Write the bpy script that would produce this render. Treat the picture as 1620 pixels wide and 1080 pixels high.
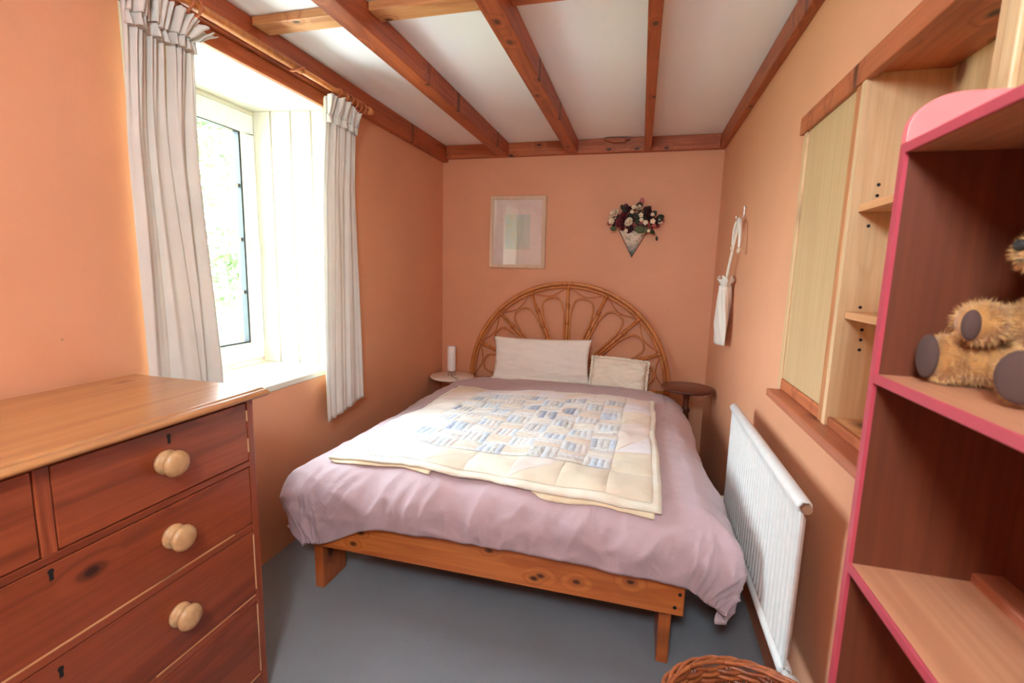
import bpy, bmesh, math, random
from mathutils import Vector, Matrix, noise as mnoise

# ------------------------------------------------------------------ reset
for o in list(bpy.data.objects): bpy.data.objects.remove(o)
scene = bpy.context.scene
COL = scene.collection
rnd = random.Random(7)
PI = math.pi

# ------------------------------------------------------------------ camera
YAW, PITCH, ROLL = 0.257189, -0.144911, 0.0254138
CAM_Z = 1.30
def cam_axes():
    cy, sy, cp, sp = math.cos(YAW), math.sin(YAW), math.cos(PITCH), math.sin(PITCH)
    f = Vector((-sy*cp, cy*cp, sp)); r = Vector((cy, sy, 0)); u = r.cross(f)
    return r*math.cos(ROLL)+u*math.sin(ROLL), -r*math.sin(ROLL)+u*math.cos(ROLL), f
cr, cu, cf = cam_axes()
cam_data = bpy.data.cameras.new('camera')
cam = bpy.data.objects.new('camera', cam_data); COL.objects.link(cam)
cam.matrix_world = Matrix(((cr.x, cu.x, -cf.x, 0), (cr.y, cu.y, -cf.y, 0), (cr.z, cu.z, -cf.z, CAM_Z), (0, 0, 0, 1)))
cam_data.sensor_width = 36; cam_data.lens = 755.7/1620*36
cam_data.clip_start = 0.02
cam_data.dof.use_dof = True; cam_data.dof.focus_distance = 2.6; cam_data.dof.aperture_fstop = 5.6
scene.camera = cam

# ------------------------------------------------------------------ light
world = bpy.data.worlds.new('world'); scene.world = world; world.use_nodes = True
wn = world.node_tree.nodes; bgn = wn['Background']
bgn.inputs[0].default_value = (0.71, 0.89, 1.0, 1); bgn.inputs[1].default_value = 24.0
scene.view_settings.view_transform = 'Standard'
scene.view_settings.look = 'None'
scene.view_settings.exposure = 0.74
scene.view_settings.gamma = 1.0
scene.view_settings.use_curve_mapping = False
try:
    scene.cycles.max_bounces = 14; scene.cycles.diffuse_bounces = 8; scene.cycles.transparent_max_bounces = 16
except Exception: pass

# room numbers (metres). camera stands at x=0, y=0
XL, XR, YB, YF = -1.525, 0.49, 3.57, -1.75
ZC = 2.23
WX = -1.96                        # plane of the window in the thick outer wall
WY0, WY1, WZ0, WZ1 = 1.17, 2.145, 0.785, 2.07
def portal(name, loc, rot, sx, sy):
    l = bpy.data.lights.new(name, 'AREA'); l.shape = 'RECTANGLE'; l.size = sx; l.size_y = sy
    l.cycles.is_portal = True
    o = bpy.data.objects.new(name, l); COL.objects.link(o); o.location = loc; o.rotation_euler = rot
    return o
portal('daylight_portal', (WX-0.09, (WY0+WY1)/2, (WZ0+WZ1)/2), (0, -PI/2, 0), WZ1-WZ0, WY1-WY0)

# ------------------------------------------------------------------ materials
def lin(r, g, b):
    f = lambda c: (c/255/12.92) if c/255 <= 0.04045 else ((c/255+0.055)/1.055)**2.4
    return (f(r), f(g), f(b), 1)
class NT:
    def __init__(s, name):
        s.m = bpy.data.materials.new(name); s.m.use_nodes = True
        s.t = s.m.node_tree; s.b = s.t.nodes['Principled BSDF']; s.out = s.t.nodes['Material Output']
    def n(s, typ, **kw):
        nd = s.t.nodes.new(typ)
        for k, v in kw.items(): setattr(nd, k, v)
        return nd
    def l(s, a, b): s.t.links.new(a, b)
    def set(s, **kw):
        for k, v in kw.items(): s.b.inputs[k.replace('_', ' ')].default_value = v
    def coords(s, scale=(1, 1, 1), rand=0.0):
        tc = s.n('ShaderNodeTexCoord'); mp = s.n('ShaderNodeMapping'); mp.inputs['Scale'].default_value = scale
        src = tc.outputs['Object']
        if rand:
            oi = s.n('ShaderNodeObjectInfo'); mu = s.n('ShaderNodeMath', operation='MULTIPLY'); mu.inputs[1].default_value = rand
            s.l(oi.outputs['Random'], mu.inputs[0])
            ad = s.n('ShaderNodeVectorMath', operation='ADD'); s.l(src, ad.inputs[0]); s.l(mu.outputs[0], ad.inputs[1]); src = ad.outputs[0]
        s.l(src, mp.inputs['Vector']); return mp.outputs['Vector'], src
    def noise(s, vec, scale, detail=4, rough=0.5, dist=0.0):
        nd = s.n('ShaderNodeTexNoise'); nd.inputs['Scale'].default_value = scale; nd.inputs['Detail'].default_value = detail
        nd.inputs['Roughness'].default_value = rough; nd.inputs['Distortion'].default_value = dist
        if vec is not None: s.l(vec, nd.inputs['Vector'])
        return nd.outputs['Fac']
    def ramp(s, fac, stops):
        r = s.n('ShaderNodeValToRGB'); e = r.color_ramp.elements
        while len(e) < len(stops): e.new(0.5)
        for i, (p, c) in enumerate(stops): e[i].position = p; e[i].color = c
        s.l(fac, r.inputs['Fac']); return r.outputs['Color']
    def mix(s, fac, a, b, mode='MIX'):
        m = s.n('ShaderNodeMix', data_type='RGBA', blend_type=mode)
        for sock, v in ((m.inputs['Factor'], fac), (m.inputs[6], a), (m.inputs[7], b)):
            if hasattr(v, 'is_linked'): s.l(v, sock)
            else: sock.default_value = v
        return m.outputs[2]
    def bump(s, h, strength=0.2, dist=0.01):
        b = s.n('ShaderNodeBump'); b.inputs['Strength'].default_value = strength; b.inputs['Distance'].default_value = dist
        s.l(h, b.inputs['Height']); s.l(b.outputs['Normal'], s.b.inputs['Normal'])

def mul(c, k): return (min(c[0]*k, 1), min(c[1]*k, 1), min(c[2]*k, 1), 1)

def paint(name, col, rough=0.6, var=0.06, nscale=3.0, bump=0.08, bscale=60):
    m = NT(name); v, _ = m.coords()
    f = m.noise(v, nscale, 5, 0.6)
    m.l(m.ramp(f, [(0.3, mul(col, 1-var)), (0.7, mul(col, 1+var))]), m.b.inputs['Base Color'])
    m.set(Roughness=rough); m.bump(m.noise(v, bscale, 3), bump, 0.004); return m.m

def wood(name, light, dark, axis, rough=0.45, knots=1.0, coat=0.0, ring=9.0, knot_col=None, kscale=4.0, contrast=1.0, thru=None, density=0.6):
    """pine: grain along axis ('x','y','z'); knots as dark eyes around which the rings bend"""
    m = NT(name)
    i = 'xyz'.index(axis)
    sc = [1.0, 1.0, 1.0]; sc[i] = 0.09
    v, raw = m.coords(tuple(sc), rand=9.0)
    j = 'xyz'.index(thru) if thru else {0: 1, 1: 2, 2: 0}[i]
    k_ = 3-i-j
    sp = m.n('ShaderNodeSeparateXYZ'); m.l(raw, sp.inputs[0])
    cb = m.n('ShaderNodeCombineXYZ'); m.l(sp.outputs[i], cb.inputs[0]); m.l(sp.outputs[k_], cb.inputs[1])
    kv = m.n('ShaderNodeMapping'); kv.inputs['Scale'].default_value = (kscale*0.6, kscale, 1); m.l(cb.outputs[0], kv.inputs['Vector'])
    vo = m.n('ShaderNodeTexVoronoi', feature='F1', voronoi_dimensions='2D'); vo.inputs['Scale'].default_value = 1.0; m.l(kv.outputs[0], vo.inputs['Vector'])
    sc_ = m.n('ShaderNodeSeparateColor'); m.l(vo.outputs['Color'], sc_.inputs[0])
    on = m.n('ShaderNodeMath', operation='GREATER_THAN'); on.inputs[1].default_value = density; m.l(sc_.outputs[0], on.inputs[0])
    dk = m.n('ShaderNodeMath', operation='ADD'); m.l(vo.outputs['Distance'], dk.inputs[0]); m.l(on.outputs[0], dk.inputs[1])
    near = m.n('ShaderNodeMapRange'); near.inputs[1].default_value = 0.0; near.inputs[2].default_value = 0.34; near.inputs[3].default_value = 0.55*knots; near.inputs[4].default_value = 0.0
    m.l(dk.outputs[0], near.inputs[0])
    base = m.noise(v, ring, 5, 0.55, 0.5)
    ad = m.n('ShaderNodeMath', operation='ADD'); m.l(base, ad.inputs[0]); m.l(near.outputs[0], ad.inputs[1])
    mu = m.n('ShaderNodeMath', operation='MULTIPLY'); mu.inputs[1].default_value = 7.0; m.l(ad.outputs[0], mu.inputs[0])
    fr = m.n('ShaderNodeMath', operation='PINGPONG'); fr.inputs[1].default_value = 1.0; m.l(mu.outputs[0], fr.inputs[0])
    cc_ = min(1.0, 0.8*contrast); md = tuple(light[k]*(1-cc_)+dark[k]*cc_ for k in range(3))+(1,)
    c1 = m.ramp(fr.outputs[0], [(0.0, light), (0.62, tuple(light[k]*0.75+md[k]*0.25 for k in range(3))+(1,)), (1.0, md)])
    sf = [90.0]*3; sf[i] = 2.5
    fv = m.n('ShaderNodeMapping'); fv.inputs['Scale'].default_value = sf; m.l(raw, fv.inputs['Vector'])
    fib = m.noise(fv.outputs[0], 1.0, 3, 0.6)
    c2 = m.mix(m.ramp(fib, [(0.35, (0.0,)*3+(1,)), (0.72, (0.6,)*3+(1,))]), c1, mul(md, 0.8))
    big = m.noise(v, 2.2, 3)
    c3 = m.mix(m.ramp(big, [(0.35, (0,)*3+(1,)), (0.75, (0.35,)*3+(1,))]), c2, dark)
    kc = knot_col or mul(dark, 0.22)
    if knots > 0:
        km = m.ramp(dk.outputs[0], [(0.05, (1, 1, 1, 1)), (0.085, (0.5, 0.5, 0.5, 1)), (0.15, (0, 0, 0, 1))])
        c3 = m.mix(km, c3, kc)
    m.l(c3, m.b.inputs['Base Color'])
    m.set(Roughness=rough, Coat_Weight=coat, Coat_Roughness=0.25)
    m.bump(fib, 0.12, 0.002); return m.m

def plain(name, col, rough=0.5, metal=0.0, sheen=0.0):
    m = NT(name); v, _ = m.coords()
    f = m.noise(v, 25, 3)
    m.l(m.ramp(f, [(0.3, mul(col, 0.95)), (0.7, mul(col, 1.04))]), m.b.inputs['Base Color'])
    m.set(Roughness=rough, Metallic=metal, Sheen_Weight=sheen); return m.m

def fabric(name, col, weave=900, rough=0.9, trans=0.0, var=0.05, bump=0.25, wr=0.0, wscale=14, wrs=(1, 1, 1)):
    m = NT(name); v, raw = m.coords(wrs)
    f = m.noise(raw, 6, 5)
    fine = m.noise(raw, weave, 2)
    c = m.ramp(f, [(0.3, mul(col, 1-var)), (0.7, mul(col, 1+var))])
    c = m.mix(m.ramp(fine, [(0.3, (0,)*3+(1,)), (0.8, (0.16,)*3+(1,))]), c, mul(col, 0.6))
    m.l(c, m.b.inputs['Base Color']); m.set(Roughness=rough, Sheen_Weight=0.15)
    if wr:
        w = m.noise(v, wscale, 6, 0.55, 1.2)
        ad = m.n('ShaderNodeMath', operation='MULTIPLY_ADD'); ad.inputs[1].default_value = 0.06; m.l(fine, ad.inputs[0]); m.l(w, ad.inputs[2])
        m.bump(ad.outputs[0], wr, 0.02)
    else: m.bump(fine, bump, 0.001)
    if trans:
        tr = m.n('ShaderNodeBsdfTranslucent'); m.l(c, tr.inputs['Color'])
        mx = m.n('ShaderNodeMixShader'); mx.inputs[0].default_value = trans
        m.l(m.b.outputs[0], mx.inputs[1]); m.l(tr.outputs[0], mx.inputs[2]); m.l(mx.outputs[0], m.out.inputs['Surface'])
    return m.m

def glass(name, refl=0.08):
    m = NT(name)
    t = m.n('ShaderNodeBsdfTransparent'); t.inputs[0].default_value = (0.97, 0.98, 0.975, 1)
    g = m.n('ShaderNodeBsdfGlossy'); g.inputs['Roughness'].default_value = 0.02
    lw = m.n('ShaderNodeLayerWeight'); lw.inputs['Blend'].default_value = 0.5
    pw = m.n('ShaderNodeMath', operation='POWER'); pw.inputs[1].default_value = 4.0; m.l(lw.outputs['Facing'], pw.inputs[0])
    ma = m.n('ShaderNodeMath', operation='MULTIPLY_ADD'); ma.inputs[1].default_value = 0.9; ma.inputs[2].default_value = refl*0.5; m.l(pw.outputs[0], ma.inputs[0])
    mx = m.n('ShaderNodeMixShader'); m.l(ma.outputs[0], mx.inputs[0]); m.l(t.outputs[0], mx.inputs[1]); m.l(g.outputs[0], mx.inputs[2])
    m.l(mx.outputs[0], m.out.inputs['Surface']); return m.m

M = {}
def wall_paint():
    m = NT('terracotta_wall_paint'); v, _ = m.coords()
    c = lin(218, 156, 119)
    f = m.noise(v, 1.6, 6, 0.6)
    col = m.ramp(f, [(0.3, mul(c, 0.94)), (0.7, mul(c, 1.05))])
    sp = m.noise(v, 26, 2, 0.5)
    col = m.mix(m.ramp(sp, [(0.76, (0,)*3+(1,)), (0.80, (0.45,)*3+(1,))]), col, mul(c, 0.45))
    m.l(col, m.b.inputs['Base Color']); m.set(Roughness=0.55)
    m.bump(m.noise(v, 7, 6, 0.65), 0.12, 0.02); return m.m
M['wall'] = wall_paint()
M['ceiling'] = paint('white_ceiling_board', lin(246, 250, 252), 0.6, 0.02, 2, 0.05, 40)
M['reveal'] = paint('cream_painted_boards', lin(214, 210, 196), 0.45, 0.02, 4, 0.06, 50)
M['upvc'] = plain('white_plastic_frame', lin(240, 240, 240), 0.3)
M['white_enamel'] = plain('white_enamel', lin(214, 212, 208), 0.4)
M['beam_x'] = wood('stained_beam_across', lin(196, 112, 62), lin(140, 62, 28), 'x', 0.5, 1.0, 0.1, kscale=9)
M['beam_y'] = wood('stained_beam_along', lin(182, 92, 48), lin(126, 52, 24), 'y', 0.5, 1.0, 0.1, kscale=9)
M['noggin'] = wood('pale_beam_across', lin(214, 158, 102), lin(170, 100, 54), 'x', 0.5, 1.0, 0.1, kscale=9, thru='z')
M['board_y'] = wood('stained_board_along', lin(198, 114, 68), lin(148, 72, 38), 'y', 0.5, 0.8, 0.1, kscale=10)
M['bed_x'] = wood('varnished_pine_across', lin(206, 122, 58), lin(160, 78, 30), 'x', 0.35, 1.0, 0.35, ring=7, kscale=10, contrast=0.9, density=0.5)
M['bed_y'] = wood('varnished_pine_along', lin(206, 122, 58), lin(160, 78, 30), 'y', 0.35, 1.0, 0.35)
M['bed_z'] = wood('varnished_pine_upright', lin(196, 110, 52), lin(150, 70, 28), 'z', 0.35, 0.8, 0.35)
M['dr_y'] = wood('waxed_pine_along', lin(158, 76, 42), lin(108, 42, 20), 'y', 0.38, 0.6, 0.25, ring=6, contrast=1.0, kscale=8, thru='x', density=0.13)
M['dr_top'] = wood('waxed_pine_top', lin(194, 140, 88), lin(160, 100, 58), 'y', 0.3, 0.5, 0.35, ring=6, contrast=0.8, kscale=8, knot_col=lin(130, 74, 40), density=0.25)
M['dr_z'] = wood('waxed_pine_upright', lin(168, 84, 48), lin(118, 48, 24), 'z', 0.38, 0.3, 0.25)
M['knob'] = wood('pale_turned_pine', lin(204, 164, 118), lin(172, 124, 78), 'x', 0.4, 0.0, 0.15, contrast=0.6)
M['pine_z'] = wood('raw_pine_upright', lin(218, 184, 140), lin(192, 144, 98), 'z', 0.5, 0.8, 0.1, knot_col=lin(120, 70, 40), contrast=0.7)
M['pine_y'] = wood('raw_pine_along', lin(216, 160, 110), lin(186, 118, 72), 'y', 0.5, 0.6, 0.1, contrast=0.7)
M['pine_x'] = wood('raw_pine_across', lin(226, 178, 128), lin(196, 134, 84), 'x', 0.5, 0.4, 0.1, contrast=0.7)
M['ply'] = wood('pale_plywood', lin(200, 168, 124), lin(186, 148, 102), 'z', 0.5, 0.0, 0.05, ring=5, contrast=0.6)
M['stile_z'] = wood('stained_stile', lin(206, 144, 92), lin(172, 104, 60), 'z', 0.5, 0.5, 0.1)
M['sill_y'] = wood('worn_stained_sill', lin(190, 112, 76), lin(150, 78, 48), 'y', 0.5, 0.5, 0.1)
M['case_z'] = wood('brown_ply_upright_shaded', lin(110, 52, 26), lin(72, 30, 14), 'z', 0.55, 0.0, 0.05, ring=5, contrast=0.8)  # bookcase ply, darkened to carry the shade between the shelves
M['case_y'] = wood('brown_ply_flat_lit', lin(206, 144, 106), lin(172, 108, 76), 'y', 0.5, 0.0, 0.05, ring=5, contrast=0.8)  # same ply, much lighter: light on the shelf tops put into the colour
M['pink'] = plain('raspberry_gloss_paint', lin(178, 66, 80), 0.4)
M['salmon'] = plain('salmon_pink_paint', lin(222, 118, 120), 0.4)
M['rattan'] = wood('rattan_cane', lin(216, 144, 80), lin(178, 102, 50), 'z', 0.4, 0.0, 0.2, ring=20)
M['rattan_wrap'] = plain('rattan_binding', lin(188, 114, 60), 0.45)
M['dark_wood'] = wood('dark_mahogany', lin(112, 52, 32), lin(70, 30, 18), 'x', 0.35, 0.0, 0.2)
M['white_table'] = plain('off_white_paint', lin(236, 222, 208), 0.45)
M['frost'] = plain('frosted_white_glass', lin(242, 240, 238), 0.4)
M['chrome'] = plain('chrome', lin(200, 200, 200), 0.15, 1.0)
M['dark_metal'] = plain('dark_metal', lin(50, 42, 38), 0.35, 0.8)
M['black'] = plain('black_gap', lin(16, 13, 12), 0.7)
M['rubber'] = plain('black_rubber_seal', lin(26, 27, 28), 0.5)
M['grey_cable'] = plain('grey_cable', lin(110, 100, 92), 0.5)
M['cream_plastic'] = plain('cream_plastic', lin(225, 218, 200), 0.4)
M['duvet'] = fabric('mauve_cotton', lin(190, 164, 168), 700, 0.85, 0, 0.03, wr=0.35, wscale=7)
M['duvet_back'] = fabric('grey_mauve_cotton', lin(170, 160, 176), 700, 0.85, 0, 0.03)
M['pillow'] = fabric('ivory_cotton', lin(244, 241, 234), 700, 0.85, 0, 0.02, wr=0.25, wscale=8)
M['cushion'] = fabric('ivory_crochet', lin(236, 226, 208), 260, 0.9, 0, 0.06, bump=0.7)
M['curtain'] = fabric('cream_linen', lin(234, 232, 226), 500, 0.9, 0.22, 0.05, bump=0.4)
M['lining'] = fabric('yellowed_lining', lin(236, 220, 182), 700, 0.9, 0.35, 0.03)
M['bag'] = fabric('white_cotton_bag', lin(240, 232, 218), 700, 0.9, 0.1, 0.03)
M['cord'] = fabric('white_cord', lin(236, 224, 206), 300, 0.9)
M['toggle'] = plain('pale_wooden_toggle', lin(214, 188, 160), 0.5)
M['mattress'] = fabric('mattress_ticking', lin(220, 214, 206), 500)
def carpet():
    m = NT('grey_blue_carpet'); v, _ = m.coords()
    c = lin(126, 127, 133)
    a = m.noise(v, 2.2, 6, 0.6); f = m.noise(v, 420, 2, 0.7)
    col = m.ramp(a, [(0.3, mul(c, 0.86)), (0.7, mul(c, 1.12))])
    col = m.mix(m.ramp(f, [(0.3, (0,)*3+(1,)), (0.7, (0.5,)*3+(1,))]), col, mul(c, 0.5))
    sp = m.noise(v, 70, 2, 0.5); reg = m.noise(v, 1.7, 2)
    mm = m.n('ShaderNodeMath', operation='MULTIPLY'); m.l(m.ramp(sp, [(0.71, (0,)*3+(1,)), (0.74, (1,)*3+(1,))]), mm.inputs[0]); m.l(m.ramp(reg, [(0.48, (0,)*3+(1,)), (0.6, (1,)*3+(1,))]), mm.inputs[1])
    col = m.mix(mm.outputs[0], col, mul(c, 0.12))
    m.l(col, m.b.inputs['Base Color']); m.set(Roughness=0.95, Sheen_Weight=0.3)
    m.bump(f, 0.6, 0.006); return m.m
M['carpet'] = carpet()
M['glass'] = glass('window_glass')

# ------------------------------------------------------------------ mesh helpers
class MB:
    def __init__(s): s.v = []; s.f = []
    def add(s, vs, fs):
        k = len(s.v); s.v += [tuple(p) for p in vs]; s.f += [tuple(i+k for i in f) for f in fs]; return s
    def box(s, x0, x1, y0, y1, z0, z1):
        return s.add([(x0, y0, z0), (x1, y0, z0), (x1, y1, z0), (x0, y1, z0), (x0, y0, z1), (x1, y0, z1), (x1, y1, z1), (x0, y1, z1)],
                     [(0, 3, 2, 1), (4, 5, 6, 7), (0, 1, 5, 4), (1, 2, 6, 5), (2, 3, 7, 6), (3, 0, 4, 7)])
    def grid(s, fn, nu, nv, closeu=False, flip=False):
        vs = []; fs = []
        for j in range(nv+1):
            for i in range(nu if closeu else nu+1): vs.append(fn(i/nu, j/nv))
        w = nu if closeu else nu+1
        for j in range(nv):
            for i in range(nu):
                a = j*w+i; b = j*w+(i+1) % w; c = (j+1)*w+(i+1) % w; d = (j+1)*w+i
                fs.append((a, d, c, b) if flip else (a, b, c, d))
        return s.add(vs, fs)
    def tube(s, pts, r, n=8, closed=False):
        pts = [Vector(p) for p in pts]; N = len(pts)
        rs = r if isinstance(r, (list, tuple)) else [r]*N
        prev = None; vs = []; fs = []
        for i, p in enumerate(pts):
            if closed: t = pts[(i+1) % N]-pts[i-1]
            else: t = pts[min(i+1, N-1)]-pts[max(i-1, 0)]
            t.normalize()
            if prev is None:
                up = Vector((0, 0, 1)) if abs(t.z) < 0.9 else Vector((1, 0, 0))
                a = t.cross(up).normalized()
            else:
                a = (prev-t*prev.dot(t)).normalized()
            prev = a; b = t.cross(a)
            for k in range(n):
                th = 2*PI*k/n; vs.append(p+(a*math.cos(th)+b*math.sin(th))*rs[i])
        for i in range(N if closed else N-1):
            j = (i+1) % N
            for k in range(n): fs.append((i*n+k, i*n+(k+1) % n, j*n+(k+1) % n, j*n+k))
        if not closed:
            fs.append(tuple(range(n-1, -1, -1))); fs.append(tuple((N-1)*n+k for k in range(n)))
        return s.add(vs, fs)
    def lathe(s, prof, c, axis='z', n=24):
        vs = []; fs = []
        for (r, h) in prof:
            for k in range(n):
                th = 2*PI*k/n; a, b = r*math.cos(th), r*math.sin(th)
                if axis == 'z': p = (c[0]+a, c[1]+b, c[2]+h)
                elif axis == 'x': p = (c[0]+h, c[1]+a, c[2]+b)
                else: p = (c[0]+a, c[1]+h, c[2]+b)
                vs.append(p)
        for i in range(len(prof)-1):
            for k in range(n): fs.append((i*n+k, i*n+(k+1) % n, (i+1)*n+(k+1) % n, (i+1)*n+k))
        fs.append(tuple(range(n-1, -1, -1))); fs.append(tuple((len(prof)-1)*n+k for k in range(n)))
        return s.add(vs, fs)
    def ball(s, c, r, nu=14, nv=9, rot=None):
        r = r if isinstance(r, (list, tuple)) else (r, r, r)
        vs = []; fs = []
        c = Vector(c)
        for j in range(nv+1):
            ph = PI*j/nv
            for i in range(nu):
                th = 2*PI*i/nu
                p = Vector((r[0]*math.sin(ph)*math.cos(th), r[1]*math.sin(ph)*math.sin(th), r[2]*math.cos(ph)))
                if rot: p = rot @ p
                vs.append(c+p)
        for j in range(nv):
            for i in range(nu): fs.append((j*nu+i, (j+1)*nu+i, (j+1)*nu+(i+1) % nu, j*nu+(i+1) % nu))
        return s.add(vs, fs)
    def prism(s, poly, axis, a, b):
        """extrude a 2D polygon along axis between a and b"""
        def P(u, w, h): return {'x': (h, u, w), 'y': (u, h, w), 'z': (u, w, h)}[axis]
        n = len(poly)
        vs = [P(u, w, a) for u, w in poly]+[P(u, w, b) for u, w in poly]
        fs = [tuple(range(n)), tuple(range(2*n-1, n-1, -1))]+[(i, (i+1) % n, n+(i+1) % n, n+i) for i in range(n)]
        return s.add(vs, fs)
    def mesh(s, name, off=Vector((0, 0, 0)), smooth=False):
        me = bpy.data.meshes.new(name)
        me.from_pydata([(p[0]-off.x, p[1]-off.y, p[2]-off.z) for p in s.v], [], s.f)
        bm = bmesh.new(); bm.from_mesh(me)
        bmesh.ops.remove_doubles(bm, verts=bm.verts, dist=1e-6)
        bmesh.ops.recalc_face_normals(bm, faces=bm.faces); bm.to_mesh(me); bm.free()
        if smooth:
            for p in me.polygons: p.use_smooth = True
        me.update(); return me
    def build(s, name, mat, parent=None, smooth=False, bevel=0.0, seg=2, label=None, solid=0.0, subsurf=0, up=None):
        off = Vector((0, 0, 0)); q = parent
        while q is not None: off += q.location; q = q.parent
        me = s.mesh(name, off, smooth)
        if up is not None:                       # a sheet: make its normals face this way
            d_ = Vector(up)
            if sum(p.normal.dot(d_)*p.area for p in me.polygons) < 0: me.flip_normals()
        mats = mat if isinstance(mat, list) else [mat]
        for m in mats: me.materials.append(M[m] if isinstance(m, str) else m)
        o = bpy.data.objects.new(name, me); COL.objects.link(o)
        if parent is not None: o.parent = parent
        if solid: md = o.modifiers.new('solid', 'SOLIDIFY'); md.thickness = solid; md.offset = -1
        if bevel: md = o.modifiers.new('bevel', 'BEVEL'); md.width = bevel; md.segments = seg; md.limit_method = 'ANGLE'; md.angle_limit = math.radians(40)
        if subsurf: md = o.modifiers.new('sub', 'SUBSURF'); md.levels = subsurf; md.render_levels = subsurf
        if label: o['label'] = label
        return o

def tag(o, label, cat, group=None):
    o['label'] = label; o['category'] = cat
    if group: o['group'] = group
    return o
def struct(o): o['kind'] = 'structure'; return o
def thing(name, label, cat, loc=(0, 0, 0), group=None):
    o = bpy.data.objects.new(name, None); COL.objects.link(o); o.location = loc; o.empty_display_size = 0.05
    return tag(o, label, cat, group)
def copy_obj(o, parent, dloc):
    c = o.copy(); COL.objects.link(c); c.parent = parent; c.location = o.location+Vector(dloc); return c
def fbm(x, y, z=0.0, o=4): return mnoise.fractal(Vector((x, y, z)), 1.0, 2.0, o)
def sm(a, b, x):
    t = max(0, min(1, (x-a)/(b-a))); return t*t*(3-2*t)
def cat_path(pts, n=8):
    """smooth path through points (Catmull-Rom)"""
    P = [Vector(p) for p in pts]; P = [P[0]*2-P[1]]+P+[P[-1]*2-P[-2]]
    out = []
    for i in range(1, len(P)-2):
        for k in range(n):
            t = k/n; a, b, c, d = P[i-1], P[i], P[i+1], P[i+2]
            out.append(0.5*((2*b)+(c-a)*t+(2*a-5*b+4*c-d)*t*t+(3*b-a-3*c+d)*t**3))
    out.append(P[-2]); return out

# ================================================================== ROOM SHELL
T = 0.12
struct(MB().box(WX-0.14, XR+0.6, YF-T, YB+T, -0.1, 0).build('floor', 'carpet'))
struct(MB().box(WX-0.14, XR+0.6, YF-T, YB+T, ZC, ZC+0.1).build('ceiling', 'ceiling'))
# thick outer wall with the window opening, slightly splayed at the far side
wl = MB()
wl.box(WX-0.14, XL, YF-T, WY0, 0, ZC)
wl.prism([(WX-0.14, WY1), (WX, WY1), (XL, WY1+0.05), (XL, YB+T), (WX-0.14, YB+T)], 'z', 0, ZC)
wl.box(WX-0.14, XL, WY0, WY1+0.05, 0, WZ0-0.03)
wl.box(WX-0.14, XL, WY0, WY1+0.05, WZ1+0.015, ZC)
wall_left = struct(wl.build('wall_left', 'wall'))
struct(MB().box(XL-0.3, XR+0.6, YB, YB+T, 0, ZC).build('wall_back', 'wall'))
# wall on the right with the cabinet recess
CY0, CY1, CZ0, CZ1 = 0.45, 1.80, 0.935, 1.80
wr = MB()
wr.box(XR, XR+0.4, YF-T, CY0, 0, ZC); wr.box(XR, XR+0.4, CY1, YB+T, 0, ZC)
wr.box(XR, XR+0.4, CY0, CY1, 0, CZ0-0.03); wr.box(XR, XR+0.4, CY0, CY1, CZ1, ZC)
wr.box(XR+0.2, XR+0.4, CY0, CY1, CZ0-0.03, CZ1)
wall_right = struct(wr.build('wall_right', 'wall'))
wall_front = struct(MB().box(XL-0.3, XR+0.4, YF-T, YF, 0, ZC).build('wall_front', 'wall'))

# lining of the window reveal: upright boards on the far side, soffit, sill slab
def lerp(a, b, t): return a+(b-a)*t
edges = [0.0, 0.235, 0.485, 0.74, 1.0]
for k in range(4):
    a, b = edges[k]+0.008, edges[k+1]-0.008
    xa, xb = lerp(WX, XL-0.002, a), lerp(WX, XL-0.002, b); ya, yb = lerp(WY1, WY1+0.05, a), lerp(WY1, WY1+0.05, b)
    MB().prism([(xa, ya-0.012), (xb, yb-0.012), (xb, yb+0.002), (xa, ya+0.002)], 'z', WZ0, WZ1).build('reveal_board', 'reveal', wall_left, bevel=0.003)
MB().box(WX, XL-0.002, WY0, WY0+0.012, WZ0, WZ1).build('reveal_board', 'reveal', wall_left, bevel=0.003)
MB().box(WX, XL-0.002, WY0, WY1+0.05, WZ1, WZ1+0.014).build('reveal_soffit', 'reveal', wall_left)
MB().box(WX, XL+0.004, WY0, WY1+0.052, WZ0-0.03, WZ0).build('window_sill', 'reveal', wall_left, bevel=0.006)

# ------------------------------------------------------------------ window 1 (white plastic, in the thick wall)
win = struct(bpy.data.objects.new('window_1', None)); COL.objects.link(win); win.location = (WX, WY1, WZ0)
def frame_ring(x0, x1, y0, y1, z0, z1, w):
    m = MB(); m.box(x0, x1, y0, y1, z0, z0+w); m.box(x0, x1, y0, y1, z1-w, z1)
    m.box(x0, x1, y0, y0+w, z0+w, z1-w); m.box(x0, x1, y1-w, y1, z0+w, z1-w); return m
frame_ring(WX-0.07, WX-0.005, WY0, WY1, WZ0, WZ1, 0.05).build('frame', 'upvc', win, bevel=0.004)
MB().box(WX-0.005, WX+0.012, WY0, WY1, WZ1-0.022, WZ1-0.002).build('bead', 'reveal', win, bevel=0.003)
MB().box(WX-0.065, WX-0.006, WY0+0.04, WY0+0.12, WZ0+0.05, WZ1-0.05).build('mullion', 'upvc', win, bevel=0.004)
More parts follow.
